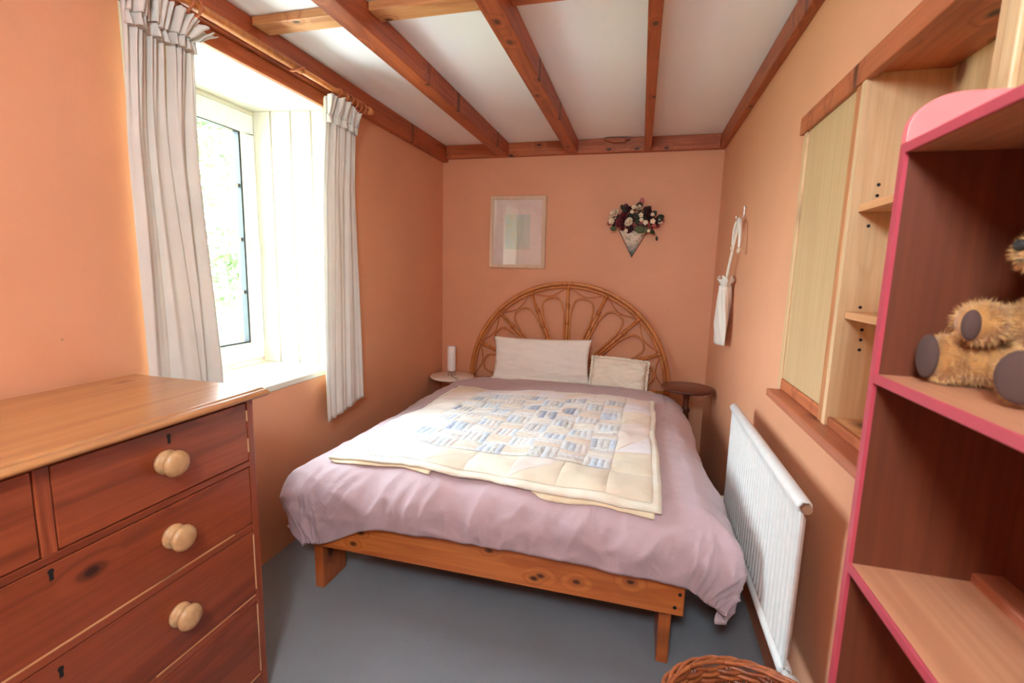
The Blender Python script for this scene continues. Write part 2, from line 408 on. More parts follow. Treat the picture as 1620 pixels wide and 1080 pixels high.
for (y0, y1) in ((WY0+0.10, 2.132),):
    sash = frame_ring(WX-0.03, WX+0.012, y0, y1, WZ0+0.022, WZ1-0.022, 0.092).build('sash', 'upvc', win, bevel=0.006)
    a0, a1, b0, b1 = y0+0.092, y1-0.092, WZ0+0.114, WZ1-0.114
    frame_ring(WX-0.022, WX+0.0115, a0-0.001, a1+0.001, b0-0.001, b1+0.001, 0.011).build('gasket', 'rubber', sash)
    MB().box(WX-0.012, WX-0.008, a0, a1, b0, b1).build('glass_pane', 'glass', sash)
    for k in range(1, 4):
        z = lerp(b0, b1, k/4); MB().box(WX-0.014, WX-0.004, a0, a1, z-0.009, z+0.009).build('glazing_bar', 'upvc', sash)
    z = (a0+a1)/2; MB().box(WX-0.014, WX-0.004, z-0.009, z+0.009, b0, b1).build('glazing_bar', 'upvc', sash)
hd = MB().box(WX+0.012, WX+0.03, 2.066, 2.092, 1.36, 1.43).build('handle', 'upvc', win, bevel=0.005)
MB().box(WX+0.03, WX+0.052, 2.07, 2.088, 1.395, 1.415).box(WX+0.04, WX+0.055, 2.068, 2.090, 1.235, 1.415).build('lever', 'upvc', hd, bevel=0.004)

# ================================================================== CEILING TIMBERS
def beam(name, label, cat, mb, mat, group=None, bev=0.004):
    return tag(mb.build(name, mat, bevel=bev), label, cat, group)
# wall plates
struct(MB().box(XL, XL+0.045, YF, YB, 2.115, ZC-0.001).build('trim_1', 'beam_y', bevel=0.004))
struct(MB().box(XL+0.046, XR-0.036, YB-0.05, YB, 2.137, ZC-0.001).build('trim_2', 'beam_x', bevel=0.004))
MB().box(XL+0.047, XR-0.037, YB-0.052, YB-0.049, 2.163, 2.167).build('groove', 'beam_y', bpy.data.objects['trim_2'])
struct(MB().box(XR-0.035, XR, YF, YB, 2.137, ZC-0.001).build('trim_3', 'beam_y', bevel=0.004))
JG = 'joists along the ceiling'
for x0, x1, lab in ((-1.066, -0.986, 'stained pine ceiling joist between the window wall plate and the middle joist'),
                    (-0.556, -0.481, 'stained pine ceiling joist above the middle of the bed'),
                    (-0.029, 0.018, 'narrow stained pine ceiling joist above the bed side facing the radiator')):
    beam('ceiling_joist', lab, 'beam', MB().box(x0, x1, YF, YB-0.051, 2.135, ZC-0.001), 'beam_y', JG)
NG = 'flat battens between the joists'
BY_ = (1.635, 1.722)
for x0, x1, mt, lab in ((XL+0.046, -1.067, 'noggin', 'pale pine ceiling batten joining the window wall plate to the first joist'),
                        (-0.985, -0.557, 'noggin', 'knotty pine ceiling batten joining the two wide joists'),
                        (-0.480, -0.030, 'beam_x', 'orange pine ceiling batten joining wide middle joist to narrow joist')):
    beam('ceiling_batten', lab, 'beam', MB().box(x0, x1, BY_[0], BY_[1], 2.198, ZC-0.001), mt, NG)
tag(MB().prism([(-0.305, 2.215), (-0.28, 2.223), (-0.2, 2.222), (-0.125, 2.208), (-0.16, 2.204), (-0.15, 2.192), (-0.235, 2.19)], 'y', YB-0.085, YB-0.0505).build('timber_offcut', 'beam_x', bevel=0.002), 'splintered timber offcut nailed to the beam above the headboard wall', 'wood')
# lintel board above the window, with a packing block at its end
lintel = tag(MB().box(XL, XL+0.022, 0.55, 2.165, 2.055, 2.114).build('lintel_board', 'board_y', bevel=0.003), 'long stained pine board under the curtain pole above the window', 'board')
MB().box(XL, XL+0.024, 2.125, 2.17, 2.058, 2.113).build('end_block', 'pine_y', lintel, label='pale unstained end block')

# ------------------------------------------------------------------ curtain pole
pole = thing('curtain_pole', 'wooden curtain pole with rings above the window', 'curtain pole', (XL+0.09, 2.2, 2.118))
PX, PZ = XL+0.09, 2.118
MB().lathe([(0.016, 0), (0.016, 1.05)], (PX, 0.80, PZ), 'y', 16).build('thick_rod', 'rattan', pole, True)
MB().lathe([(0.0125, 0), (0.0125, 0.53)], (PX, 1.84, PZ), 'y', 16).build('thin_rod', 'rattan', pole, True)
MB().lathe([(0.0, 0), (0.017, 0.004), (0.021, 0.02), (0.017, 0.036), (0.012, 0.04), (0.014, 0.05)], (PX, 2.352, PZ), 'y', 16).build('finial', 'rattan', pole, True)
for y in (0.86, 2.335):
    MB().box(XL+0.044, PX+0.004, y-0.012, y+0.012, PZ-0.03, PZ-0.015).build('bracket', 'beam_x', pole, bevel=0.003)
def ring_at(y, tilt, r=0.027):
    pts = []
    for k in range(20):
        a = 2*PI*k/20; px, pz = r*math.cos(a), r*math.sin(a)-r+0.017
        pts.append((PX+px, y+math.sin(tilt)*pz, PZ+pz*math.cos(tilt)))
    MB().tube(pts, 0.0045, 8, True).build('curtain_ring', 'board_y', pole, True)
for y, t in ((1.32, 0.3), (1.35, 0.2), (1.15, 0.1), (1.20, 0.1), (1.26, 0.1), (1.835, 1.0), (2.10, 0.5), (2.15, 0.25), (2.195, 0.2), (2.235, 0.2), (2.27, 0.1), (2.305, 0.1)):
    ring_at(y, t)

# ------------------------------------------------------------------ curtains
def curtain(name, label, yt0, yt1, yb0, yb1, xt, xb, ztop, zbot, folds, amp, seed, ruffle, lean, hem):
    root = thing(name, label, 'curtain', (xb, (yb0+yb1)/2, zbot))
    N3 = lambda a, b, c=0.0: mnoise.noise(Vector((a, b, c)))
    def fold(u, v):
        k = u*folds+0.35*N3(u*1.5, v*1.4, seed)
        w = N3(k*1.0+seed*7, v*0.55, 0.3)*1.25
        cr = 1-abs(N3(k*0.8+seed*3, v*0.35+2, 5)); w -= 0.75*cr**7
        w += 0.22*N3(k*3.1, v*1.6, seed+9)
        pl = math.sin(u*folds*2*PI*2.6)*0.45*(1-sm(0.0, 0.30, v))
        return amp*(w+pl), 0.4*amp*N3(k*1.3+40, v*0.6, 2)
    def S(u, v):
        e = sm(0.0, 0.9, v); wx, wy = fold(u, v)
        y = lerp(lerp(yt0, yt1, u), lerp(yb0, yb1, u), e)+wy*sm(0, 0.1, v)
        x = lerp(xt, xb, sm(0, 0.35, v))+wx
        z = lerp(ztop, zbot+hem*(u-0.4)+0.014*N3(u*6, seed, 3), v)
        return (x, y, z)
    MB().grid(S, 130, 70).build('cloth', 'curtain', root, True, solid=0.002)
    def L(u, v):
        uu = lerp(0.12, 1, u); p = S(uu, v*0.985); wx, _ = fold(uu, v*0.985)
        return (p[0]-0.6*wx-0.026, p[1]+0.03*sm(0.7, 1, u)*sm(0.05, 0.5, v)-0.004, p[2])
    MB().grid(L, 90, 50).build('lining', 'lining', root, True, solid=0.0015)
    # gathered heading tape: a ruffle standing at the top and flopping into the room
    def Rf(u, v):
        p = S(u, 0.015)
        q = 0.010*math.sin(u*folds*27+2*N3(u*9, 1, seed))+0.006*math.sin(u*folds*61+1)
        flop = 0.045*sm(0.55, 1.0, u)*lean
        out = 0.016+0.030*v*(0.6+0.5*N3(u*5, seed, 1))+abs(flop)*0.5*v
        return (p[0]+out+q*(0.25+0.75*v), p[1]+0.010*math.sin(u*folds*21+2)*v+flop*v, p[2]-0.055+ruffle*v*(1-0.55*sm(0.5, 1, u)*abs(lean))+0.008*N3(u*14, v*2, seed))
    MB().grid(Rf, 200, 12).build('gathered_heading', 'curtain', root, True, solid=0.002)
    def Rg(u, v):
        p = S(u, 0.015); q = 0.008*math.sin(u*folds*27)
        return (p[0]+0.012+q*v, p[1]+0.008*math.sin(u*folds*24)*v, p[2]-0.055-0.035*v)
    MB().grid(Rg, 160, 4).build('heading_tape', 'curtain', root, True, solid=0.002)
    return root
curtain('window_curtain', 'cream linen curtain bunched behind the chest of drawers', 1.125, 1.335, 1.135, 1.385, XL+0.085, XL+0.055, 2.078, 0.62, 4.2, 0.030, 2.3, 0.085, 1.0, 0.0)
curtain('window_curtain', 'cream linen curtain bunched at the window side nearest the bed', 2.03, 2.27, 1.985, 2.30, XL+0.085, XL+0.075, 2.078, 0.555, 5.5, 0.026, 5.1, 0.085, -0.6, 0.05)

# ------------------------------------------------------------------ added unseen lamp: fill light from above and behind the camera
def lamp_glow():
    m = NT('fill_lamp_glow'); m.set(Roughness=0.3)
    m.b.inputs['Base Color'].default_value = (0.9, 0.9, 0.9, 1)
    m.b.inputs['Emission Color'].default_value = (0.75, 0.92, 1.0, 1); m.b.inputs['Emission Strength'].default_value = LAMP; return m.m
LAMP = 73.0
M['opal'] = lamp_glow()
LPX, LPY = -0.12, -0.50
cl = thing('fill_lamp', 'added unseen fill lamp, a round glowing globe hanging between the joists', 'lamp', (LPX, LPY, ZC))
MB().lathe([(0, 0), (0.05, 0), (0.05, -0.02), (0.012, -0.03), (0.008, -0.115), (0, -0.115)], (LPX, LPY, ZC-0.001), 'z', 20).build('ceiling_rose', 'white_enamel', cl, True)
MB().ball((LPX, LPY, ZC-0.26), 0.15, 28, 18).build('globe', 'opal', cl, True)

# ================================================================== CHEST OF DRAWERS
DX = -1.034                                   # front plane of the drawers
chest = thing('chest_of_drawers', 'waxed pine chest of drawers with turned round knobs under the window curtain', 'chest of drawers', (-1.27, 0.58, 0))
DY0, DY1 = 0.085, 1.077
body = MB()
body.box(-1.49, DX, DY1-0.022, DY1, 0.0, 0.935)          # far side
body.box(-1.49, DX, DY0, DY0+0.022, 0.0, 0.935)
body.box(-1.49, -1.475, DY0+0.022, DY1-0.022, 0.06, 0.935)
body.box(-1.475, DX-0.06, DY0+0.022, DY1-0.022, 0.06, 0.075)
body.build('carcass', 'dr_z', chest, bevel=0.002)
rails = [(0.030, 0.082), (0.322, 0.342), (0.546, 0.565), (0.738, 0.754), (0.925, 0.935)]
for z0, z1 in rails:
    MB().box(-1.475, DX, DY0+0.022, DY1-0.022, z0, z1).build('rail', 'dr_y', chest, bevel=0.0015)
MB().box(-1.475, DX, 0.567, 0.592, 0.754, 0.925).build('divider', 'dr_z', chest, bevel=0.0015)
# top with a moulded edge
tp = MB()
prof = [(-1.50, 0.957), (-1.022, 0.957), (-1.018, 0.953), (-1.008, 0.953), (-0.999, 0.947), (-0.999, 0.941), (-1.008, 0.935), (-1.50, 0.935)]
tp.prism([(a, b) for a, b in prof], 'y', 0.05, 1.105)
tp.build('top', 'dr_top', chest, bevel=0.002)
def drawer(y0, y1, z0, z1, knobs, keyhole):
    g = 0.0025
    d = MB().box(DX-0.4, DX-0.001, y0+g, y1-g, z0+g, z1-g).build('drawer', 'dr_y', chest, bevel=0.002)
    for (ky, kz) in knobs:
        MB().lathe([(0.0, 0), (0.027, 0.0), (0.029, 0.006), (0.026, 0.011), (0.018, 0.013), (0.0165, 0.018), (0.020, 0.022), (0.028, 0.027), (0.031, 0.033), (0.0295, 0.040), (0.023, 0.045), (0.012, 0.0475), (0, 0.048)], (DX-0.001, ky, kz), 'x', 28).build('knob', 'knob', d, True)
    if keyhole:
        ky, kz = keyhole
        MB().lathe([(0.0, 0), (0.0055, 0), (0.0055, 0.0014), (0, 0.0014)], (DX-0.002, ky, kz+0.006), 'x', 14).box(DX-0.002, DX-0.0004, ky-0.0035, ky+0.0035, kz-0.012, kz+0.006).build('keyhole', 'black', d)
    return d
yl0, yl1 = DY0+0.022, DY1-0.022
drawer(0.592, yl1, 0.754, 0.925, [(0.812, 0.846)], (0.826, 0.897))
drawer(yl0, 0.567, 0.754, 0.925, [(0.337, 0.846)], (0.34, 0.897))
drawer(yl0, yl1, 0.565, 0.738, [(0.815, 0.661), (0.345, 0.661)], (0.577, 0.716))
drawer(yl0, yl1, 0.342, 0.546, [(0.815, 0.456), (0.345, 0.456)], (0.574, 0.514))
drawer(yl0, yl1, 0.082, 0.322, [(0.815, 0.215), (0.345, 0.215)], (0.574, 0.28))
# pale filler showing along the worn joints
for (y0, y1, z0, z1) in ((yl0, 0.99, 0.5645, 0.5675), (0.75, 1.05, 0.3415, 0.3440), (0.75, 1.05, 0.0815, 0.0845)):
    MB().box(DX-0.003, DX+0.0004, y0, y1, z0, z1).build('filler_line', 'pine_y', chest)
for z0, z1 in ((0.36, 0.53), (0.09, 0.31), (0.78, 0.82), (0.87, 0.9)):
    MB().box(DX-0.003, DX+0.0004, yl1-0.003, yl1-0.0002, z0, z1).build('filler_line', 'pine_z', chest)

# ================================================================== BED
bed = thing('bed_frame', 'low varnished pine bed frame with a knotty footboard on plank legs', 'bed', (-0.51, 2.5, 0))
BX0, BX1, BY0, BY1 = -1.222, 0.200, 1.498, 3.46
fb = MB().box(BX0, BX1, BY0, BY0+0.038, 0.212, 0.346).build('footboard', 'bed_x', bed, bevel=0.004)
for z, y in ((0.288, 0.185), (0.24, 0.172)):
    MB().lathe([(0, 0), (0.006, 0), (0.006, 0.0015), (0, 0.0015)], (y, BY0-0.0012, z), 'y', 12).build('screw_hole', 'black', fb)
MB().box(BX0+0.002, BX0+0.036, BY0+0.039, BY1, 0.212, 0.346).build('side_rail', 'bed_y', bed, bevel=0.003)
MB().box(BX1-0.036, BX1-0.002, BY0+0.039, BY1, 0.212, 0.346).build('side_rail', 'bed_y', bed, bevel=0.003)
MB().box(BX0+0.036, BX1-0.036, BY1-0.036, BY1, 0.212, 0.346).build('head_rail', 'bed_x', bed, bevel=0.003)
for x in (-1.213, 0.128):
    for y in (1.538, 3.22):
        MB().box(x, x+0.04, y, y+0.155, 0.0, 0.211).build('leg', 'bed_z', bed, bevel=0.003)
for k in range(11):
    y = 1.60+k*0.17
    MB().box(BX0+0.04, BX1-0.04, y, y+0.08, 0.30, 0.318).build('slat', 'bed_x', bed)

def rbox(x0, x1, y0, y1, z0, z1, r, seg=4):
    bm = bmesh.new(); bmesh.ops.create_cube(bm, size=1)
    for v in bm.verts: v.co = Vector((lerp(x0, x1, v.co.x+.5), lerp(y0, y1, v.co.y+.5), lerp(z0, z1, v.co.z+.5)))
    bmesh.ops.bevel(bm, geom=bm.edges[:], offset=r, segments=seg, profile=0.5, affect='EDGES')
    m = MB(); bm.verts.ensure_lookup_table()
    m.add([v.co[:] for v in bm.verts], [[v.index for v in f.verts] for f in bm.faces]); bm.free(); return m
tag(rbox(-1.175, 0.155, 1.55, 3.45, 0.320, 0.50, 0.05).build('mattress', 'mattress', smooth=True), 'pale mattress lying on the bed frame under the mauve duvet', 'mattress')

# ---- duvet: a flat sheet (p,q) bent over the edges of the bed
EXL, EXR, EYF = -1.115, 0.165, 1.595
RR = 0.145
def bend(d):
    q = RR*PI/2
    if d <= 0: return 0.0, 0.0
    if d < q: return RR*math.sin(d/RR), RR*(1-math.cos(d/RR))
    e = d-q
    return RR-0.10*e-0.25*e*e, RR+e*0.97
def duvet_pt(p, q, puff=True):
    dx = (EXL-p) if p < EXL else max(0, p-EXR); sx = -1 if p < EXL else 1
    dy = max(0, EYF-q)
    ke = 4.0
    d = (dx**ke+dy**ke)**(1/ke) if dx*dy > 0 else max(dx, dy)
    out, drop = bend(d)
    h = math.hypot(dx, dy)
    ux, uy = (dx/h*sx, -dy/h) if h > 1e-9 else (0, 0)
    cq = 1/max(abs(ux), abs(uy), 0.5)**0.9 if h > 1e-9 else 1.0
    bx = min(max(p, EXL), EXR); by = max(q, EYF)
    cx = (bx-(-0.475))/0.66
    z0 = 0.572+0.018*(1-cx*cx)-0.030*sm(2.9, 3.25, q)-0.012*sm(2.0, 1.5, q)
    hang = sm(0.02, 0.24, d)
    # soft swellings, creases, and folds running down the hanging edges
    w = 0.015*fbm(p*3.1+4, q*2.6, 1.3, 3)
    r1 = (1-abs(mnoise.noise(Vector((p*2.2+q*5.5, (q-p)*1.6, 7.7)))))**5
    r2 = (1-abs(mnoise.noise(Vector((p*7-q*3.5, q*2.5+p, 1.7)))))**6
    w += 0.007*r1*(0.5+0.5*hang)+0.006*r2*(0.35+0.65*hang)-0.006
    if hang > 0:
        along = (q if dx > dy else p)
        corner = min(dx, dy)/(max(dx, dy)+1e-6)
        f1 = (1-abs(mnoise.noise(Vector((along*6.5+d*3.0+corner*1.5, d*1.2, 3.3+sx)))))**4
        f2 = mnoise.noise(Vector((along*11-d*5, d*3+corner, 8.1)))
        w += hang*(0.013*f1+0.009*f2+0.006*(1-abs(mnoise.noise(Vector((along*17+d*9, d*7-along*4, 2.2)))))**4-0.006+0.010*corner*mnoise.noise(Vector((corner*5, d*5, sx))))
    fl = sm(2.4, 1.5, q)
    x = bx+ux*out*cq+fl*(0.050*sm(-0.1, 0.3, p)-0.035*sm(-0.8, -1.15, p)); y = by+uy*out*cq; z = z0-drop
    nz = 1-sm(0.0, RR*PI/2, d)
    nx, ny = ux*(1-nz), uy*(1-nz)
    return Vector((x+nx*w, y+ny*w, z+nz*w+(0.3*w if hang else 0)))
PL, PR, QF, QB = EXL-0.39, EXR+0.37, EYF-0.305, 3.215
dv = MB()
def dgrid(u, v):
    p = lerp(PL, PR, u); q = lerp(QF-0.115*sm(-0.86, -1.14, p)-0.05*sm(0.12, 0.32, p), QB, v)
    if p < EXL: p = EXL-(EXL-p)*(1-0.22*sm(1.95, 1.5, q))
    if p > EXR: p = EXR+(p-EXR)*(1-0.55*sm(2.65, 2.95, q))
    # hem rides up between the corners along the front
    return duvet_pt(p, q)
dv.grid(dgrid, 230, 210)
duvet = tag(dv.build('duvet', ['duvet', 'duvet_back'], smooth=True, solid=0.035, up=(0, -0.2, 1)), 'mauve cotton duvet hanging over the foot and sides of the bed', 'duvet')
duvet.modifiers['solid'].offset = -1
for (p, q) in ((PL+0.08, QF+0.012),):
    c = duvet_pt(p, q)
    MB().ball((c.x, c.y-0.004, c.z), (0.007, 0.003, 0.007)).build('press_stud', 'white_enamel', duvet, True)

# ---- patchwork quilt draped on the duvet
def surf(p, q, off):
    e = 0.004
    a = duvet_pt(p, q); n = (duvet_pt(p+e, q)-duvet_pt(p-e, q)).cross(duvet_pt(p, q+e)-duvet_pt(p, q-e)).normalized()
    return a+n*off
FLc, FRc, BRc, BLc = (-1.105, 1.548), (0.088, 1.50), (0.120, 2.80), (-1.035, 2.69)
def qmap(u, v, off=0.0):
    p = (1-u)*(1-v)*FLc[0]+u*(1-v)*FRc[0]+u*v*BRc[0]+(1-u)*v*BLc[0]
    q = (1-u)*(1-v)*FLc[1]+u*(1-v)*FRc[1]+u*v*BRc[1]+(1-u)*v*BLc[1]
    p += 0.008*mnoise.noise(Vector((u*5, v*5, 9))); q += 0.010*mnoise.noise(Vector((u*6, v*4, 4)))+0.006*math.sin(u*15)*(1-v)
    w = 0.005*fbm(u*5, v*11, 2, 3)+0.006*(1-abs(mnoise.noise(Vector((u*3+v*9, v*5-u*2, 8)))))**3+0.004*(1-abs(mnoise.noise(Vector((u*8, v*6, 3)))))**2.5
    return surf(p, q, 0.014+off+w)
quilt_root = thing('patchwork_quilt', 'cream and pale blue patchwork quilt spread over the mauve duvet', 'quilt', (-0.5, 2.1, 0.58))
def print_mat(name, c, c2, scale, amt, rough=0.7, sheen=0.4):
    m = NT(name); v, _ = m.coords((1, 1, 1), rand=5.0)
    f = m.noise(v, scale, 3, 0.6)
    col = m.ramp(f, [(0.5-0.04, c), (0.5+0.14, tuple(lerp(c[k], c2[k], amt) for k in range(3))+(1,))])
    m.l(col, m.b.inputs['Base Color']); m.set(Roughness=rough, Sheen_Weight=sheen)
    m.bump(m.noise(v, 45, 4), 0.25, 0.006); return m.m
QM = [print_mat('quilt_cloth_%d' % i, mul(lin(*a), 0.80), mul(lin(*b), 0.72), sc, am) for i, (a, b, sc, am) in enumerate([
    ((240, 230, 214), (228, 212, 190), 30, 0.6), ((216, 226, 238), (190, 206, 226), 60, 0.8), ((238, 234, 228), (176, 182, 196), 110, 0.7),
    ((234, 216, 196), (222, 196, 172), 60, 0.7), ((196, 204, 216), (156, 166, 184), 120, 0.8), ((240, 236, 230), (214, 202, 192), 90, 0.6),
    ((222, 232, 238), (240, 240, 240), 40, 0.9), ((240, 220, 198), (228, 190, 164), 140, 0.7), ((232, 228, 220), (120, 122, 122), 170, 0.8),
    ((172, 182, 204), (136, 146, 174), 90, 0.7), ((240, 234, 224), (208, 130, 124), 200, 0.6), ((226, 218, 210), (190, 174, 164), 80, 0.6)])]
SAT = [print_mat('quilt_satin_%d' % i, mul(lin(*a), 0.92), mul(lin(*b), 0.88), 12, 0.6, 0.38, 0.2) for i, (a, b) in enumerate([
    ((244, 234, 214), (236, 222, 198)), ((236, 232, 236), (244, 240, 240)), ((228, 214, 190), (238, 226, 204)), ((242, 232, 220), (236, 222, 208)), ((236, 222, 212), (244, 232, 222))])]
M['quilt_edge'] = print_mat('quilt_binding', mul(lin(244, 236, 216), 0.84), mul(lin(236, 224, 200), 0.84), 14, 0.6, 0.6)
M['quilt_back'] = print_mat('quilt_backing', lin(240, 224, 190), lin(230, 210, 172), 14, 0.6, 0.7)
def patch(corners, off, mat, name, nu=4, nv=4, puff=0.003):
    (a, b, c, d) = corners
    def fn(s, t):
        u = lerp(lerp(a[0], b[0], s), lerp(d[0], c[0], s), t); v = lerp(lerp(a[1], b[1], s), lerp(d[1], c[1], s), t)
        e = min(s, 1-s, 0.25)*4*min(t, 1-t, 0.25)*4
        return qmap(u, v, off+puff*math.sqrt(max(e, 0))-0.0012*(1 if e < 1e-6 else 0))
    o = MB().grid(fn, nu, nv).build(name, mat, quilt_root, True, up=(0, 0, 1))
    return o
base = MB().grid(lambda u, v: qmap(u, v, 0.0), 90, 90).build('binding', 'quilt_edge', quilt_root, True, solid=0.008, up=(0, 0, 1))
# folded under-layer peeping out at the front corners
for (u0, u1, ov) in ((0.0, 0.34, 0.012), (0.66, 0.985, 0.016)):
    def ul(s, t):
        u = lerp(u0, u1, s); return qmap(u, -ov*sm(0, 0.1, s)*(0.7+0.3*math.sin(s*7))+t*0.12, -0.010)
    MB().grid(ul, 40, 6).build('folded_underlayer', 'quilt_back', quilt_root, True, solid=0.005, up=(0, 0, 1))
# centre field: blocks of four strips, turned alternately
FU0, FU1, FV0, FV1 = 0.155, 0.868, 0.150, 0.868
NBU, NBV = 8, 9
qr = random.Random(21)
for bj in range(NBV):
    for bi in range(NBU):
        u0, u1 = lerp(FU0, FU1, bi/NBU), lerp(FU0, FU1, (bi+1)/NBU); v0, v1 = lerp(FV0, FV1, bj/NBV), lerp(FV0, FV1, (bj+1)/NBV)
        horiz = (bi+bj) % 2 == 0
        pool = [0, 3, 5, 7, 0, 11, 5, 2] if horiz else [1, 4, 2, 6, 9, 1, 8, 2, 10, 6, 5]
        for k in range(4):
            a, b = k/4, (k+1)/4
            if horiz: cs = [(u0, lerp(v0, v1, a)), (u1, lerp(v0, v1, a)), (u1, lerp(v0, v1, b)), (u0, lerp(v0, v1, b))]
            else: cs = [(lerp(u0, u1, a), v0), (lerp(u0, u1, b), v0), (lerp(u0, u1, b), v1), (lerp(u0, u1, a), v1)]
            patch(cs, 0.0045, QM[qr.choice(pool)], 'patch_strip', 8 if horiz else 3, 3 if horiz else 8, 0.002)
# satin border cut into squares and triangles
def border(u0, u1, v0, v1, n, alongu):
    for k in range(n):
        if alongu: a0, a1, b0, b1 = lerp(u0, u1, k/n), lerp(u0, u1, (k+1)/n), v0, v1
        else: a0, a1, b0, b1 = u0, u1, lerp(v0, v1, k/n), lerp(v0, v1, (k+1)/n)
        if k % 2 == 0:
            patch([(a0, b0), (a1, b0), (a1, b1), (a0, b1)], 0.003, SAT[qr.randrange(5)], 'border_patch', 12, 12)
        else:
            patch([(a0, b0), (a1, b0), (a1, b1), (a1, b1)], 0.003, SAT[qr.randrange(5)], 'border_patch', 12, 12, 0.001)
            patch([(a0, b0), (a1, b1), (a0, b1), (a0, b0)], 0.003, SAT[qr.randrange(5)], 'border_patch', 12, 12, 0.001)
E0, E1 = 0.022, 0.978
border(E0, FU0, E0, FV0, 1, True); border(FU1, E1, E0, FV0, 1, True); border(E0, FU0, FV1, E1, 1, True); border(FU1, E1, FV1, E1, 1, True)
border(FU0, FU1, E0, FV0, 5, True); border(FU0, FU1, FV1, E1, 5, True)
border(E0, FU0, FV0, FV1, 5, False); border(FU1, E1, FV0, FV1, 5, False)

# ---- pillow and cushion
def pillow_mesh(w, h, t, ear, nu=44, nv=30, seed=0):
    def side(sg):
        def fn(s, tt):
            a, b = s*2-1, tt*2-1
            pu = (max(0, 1-abs(a)**2.6)*max(0, 1-abs(b)**2.6))**0.55
            cx = 1+ear*(abs(a)*abs(b))**3-0.03*(1-abs(b)**2)*abs(a)**3
            x = a*w/2*cx; z = b*h/2*(1+ear*(abs(a)*abs(b))**3-0.035*(1-abs(a)**2)*abs(b)**3)
            wr_ = 0.010*((1-abs(mnoise.noise(Vector((a*1.3+seed, b*3.2+a*1.1, 2)))))**5+0.6*(1-abs(mnoise.noise(Vector((a*2.3-b*2, b*2.2+seed, 5)))))**6)*sm(0, 0.3, pu)+0.012*fbm(a*1.5, b*1.5, seed, 2)
            return Vector((x, sg*(pu*t/2+wr_*(1 if pu > 0.02 else 0)), z))
        return fn
    return side
def place_pillow(name, label, cat, mat, centre, w, h, t, tilt, roll, ear, seed):
    f = pillow_mesh(w, h, t, ear, seed=seed); R_ = Matrix.Rotation(roll, 3, 'Y') ; Tt = Matrix.Rotation(tilt, 3, 'X')
    m = MB(); c = Vector(centre)
    m.grid(lambda s, t_: c+Tt @ (R_ @ f(-1)(s, t_)), 56, 36); m.grid(lambda s, t_: c+Tt @ (R_ @ f(1)(s, t_)), 56, 36, flip=True)
    return tag(m.build(name, mat, smooth=True), label, cat), (lambda s, t_, sg: c+Tt @ (R_ @ f(sg)(s, t_)))
place_pillow('pillow', 'large ivory pillow propped against the rattan headboard', 'pillow', 'pillow', (-0.66, 3.335, 0.676), 0.70, 0.31, 0.115, -0.20, -0.02, 0.035, 1.0)
place_pillow('pillow', 'ivory pillow lying flat mostly hidden under the mauve duvet', 'pillow', 'pillow', (-0.70, 3.338, 0.529), 0.66, 0.20, 0.035, -1.57, 0.0, 0.03, 6.0)
cush, cf_ = place_pillow('cushion', 'small ivory cushion with a frilled edge beside the large pillow', 'cushion', 'cushion', (-0.105, 3.31, 0.617), 0.37, 0.215, 0.09, -0.35, 0.045, 0.0, 3.0)
fr = MB()
per = []
for k in range(200):
    t_ = k/200*4
    s_, b_ = ((t_, 0) if t_ < 1 else (1, t_-1) if t_ < 2 else (3-t_, 1) if t_ < 3 else (0, 4-t_))
    per.append(cf_(s_, b_, 1))
cc = sum(per, Vector())/len(per)
fr.grid(lambda u, v: per[int(round(u*200)) % 200]+(per[int(round(u*200)) % 200]-cc).normalized()*(0.018*v)+Vector((0, 0.006*v*math.sin(u*200*1.35), 0)), 200, 2, closeu=True)
fr.build('frill', 'cushion', cush, True, solid=0.001)

# ---- rattan headboard
HC = Vector((-0.507, 3.525, 0.478)); HR = 0.748
head = thing('rattan_headboard', 'arched rattan headboard with fan spokes and looped petals', 'headboard', (HC.x, HC.y, 0))
def pol(r, deg, dy=0.0): a = math.radians(deg); return (HC.x+r*math.cos(a), HC.y+dy, HC.z+r*math.sin(a))
def legs(x): return [(x, HC.y, 0.0), (x, HC.y, 0.25)]
arc = [pol(HR, d) for d in range(180, -1, -4)]
MB().tube([(HC.x-HR, HC.y, 0.0), (HC.x-HR, HC.y, 0.25)]+arc+[(HC.x+HR, HC.y, 0.25), (HC.x+HR, HC.y, 0.0)], 0.0145, 10).build('outer_arch', 'rattan', head, True)
MB().tube([pol(HR-0.026, d, -0.004) for d in range(180, -1, -4)], 0.009, 8).build('inner_arch', 'rattan', head, True)
MB().tube([(HC.x-HR, HC.y-0.012, HC.z-0.01), (HC.x+HR, HC.y-0.012, HC.z-0.01)], 0.012, 10).build('cross_bar', 'rattan', head, True)
A0 = [90+22.7*k for k in range(-3, 4)]
for a in A0:
    sp_ = MB().tube([pol(0.06, a, -0.008), pol(HR-0.012, a, -0.008)], 0.0115, 10).build('spoke', 'rattan', head, True)
    for r in (0.46, 0.585, HR-0.03):
        c = Vector(pol(r, a, -0.008)); u_ = Vector((math.cos(math.radians(a)), 0, math.sin(math.radians(a))))
        MB().tube([c-u_*0.014, c+u_*0.014], 0.0165, 10).build('binding', 'rattan_wrap', sp_, True)
AE = [90-22.7*4+1]+A0+[90+22.7*4-1]
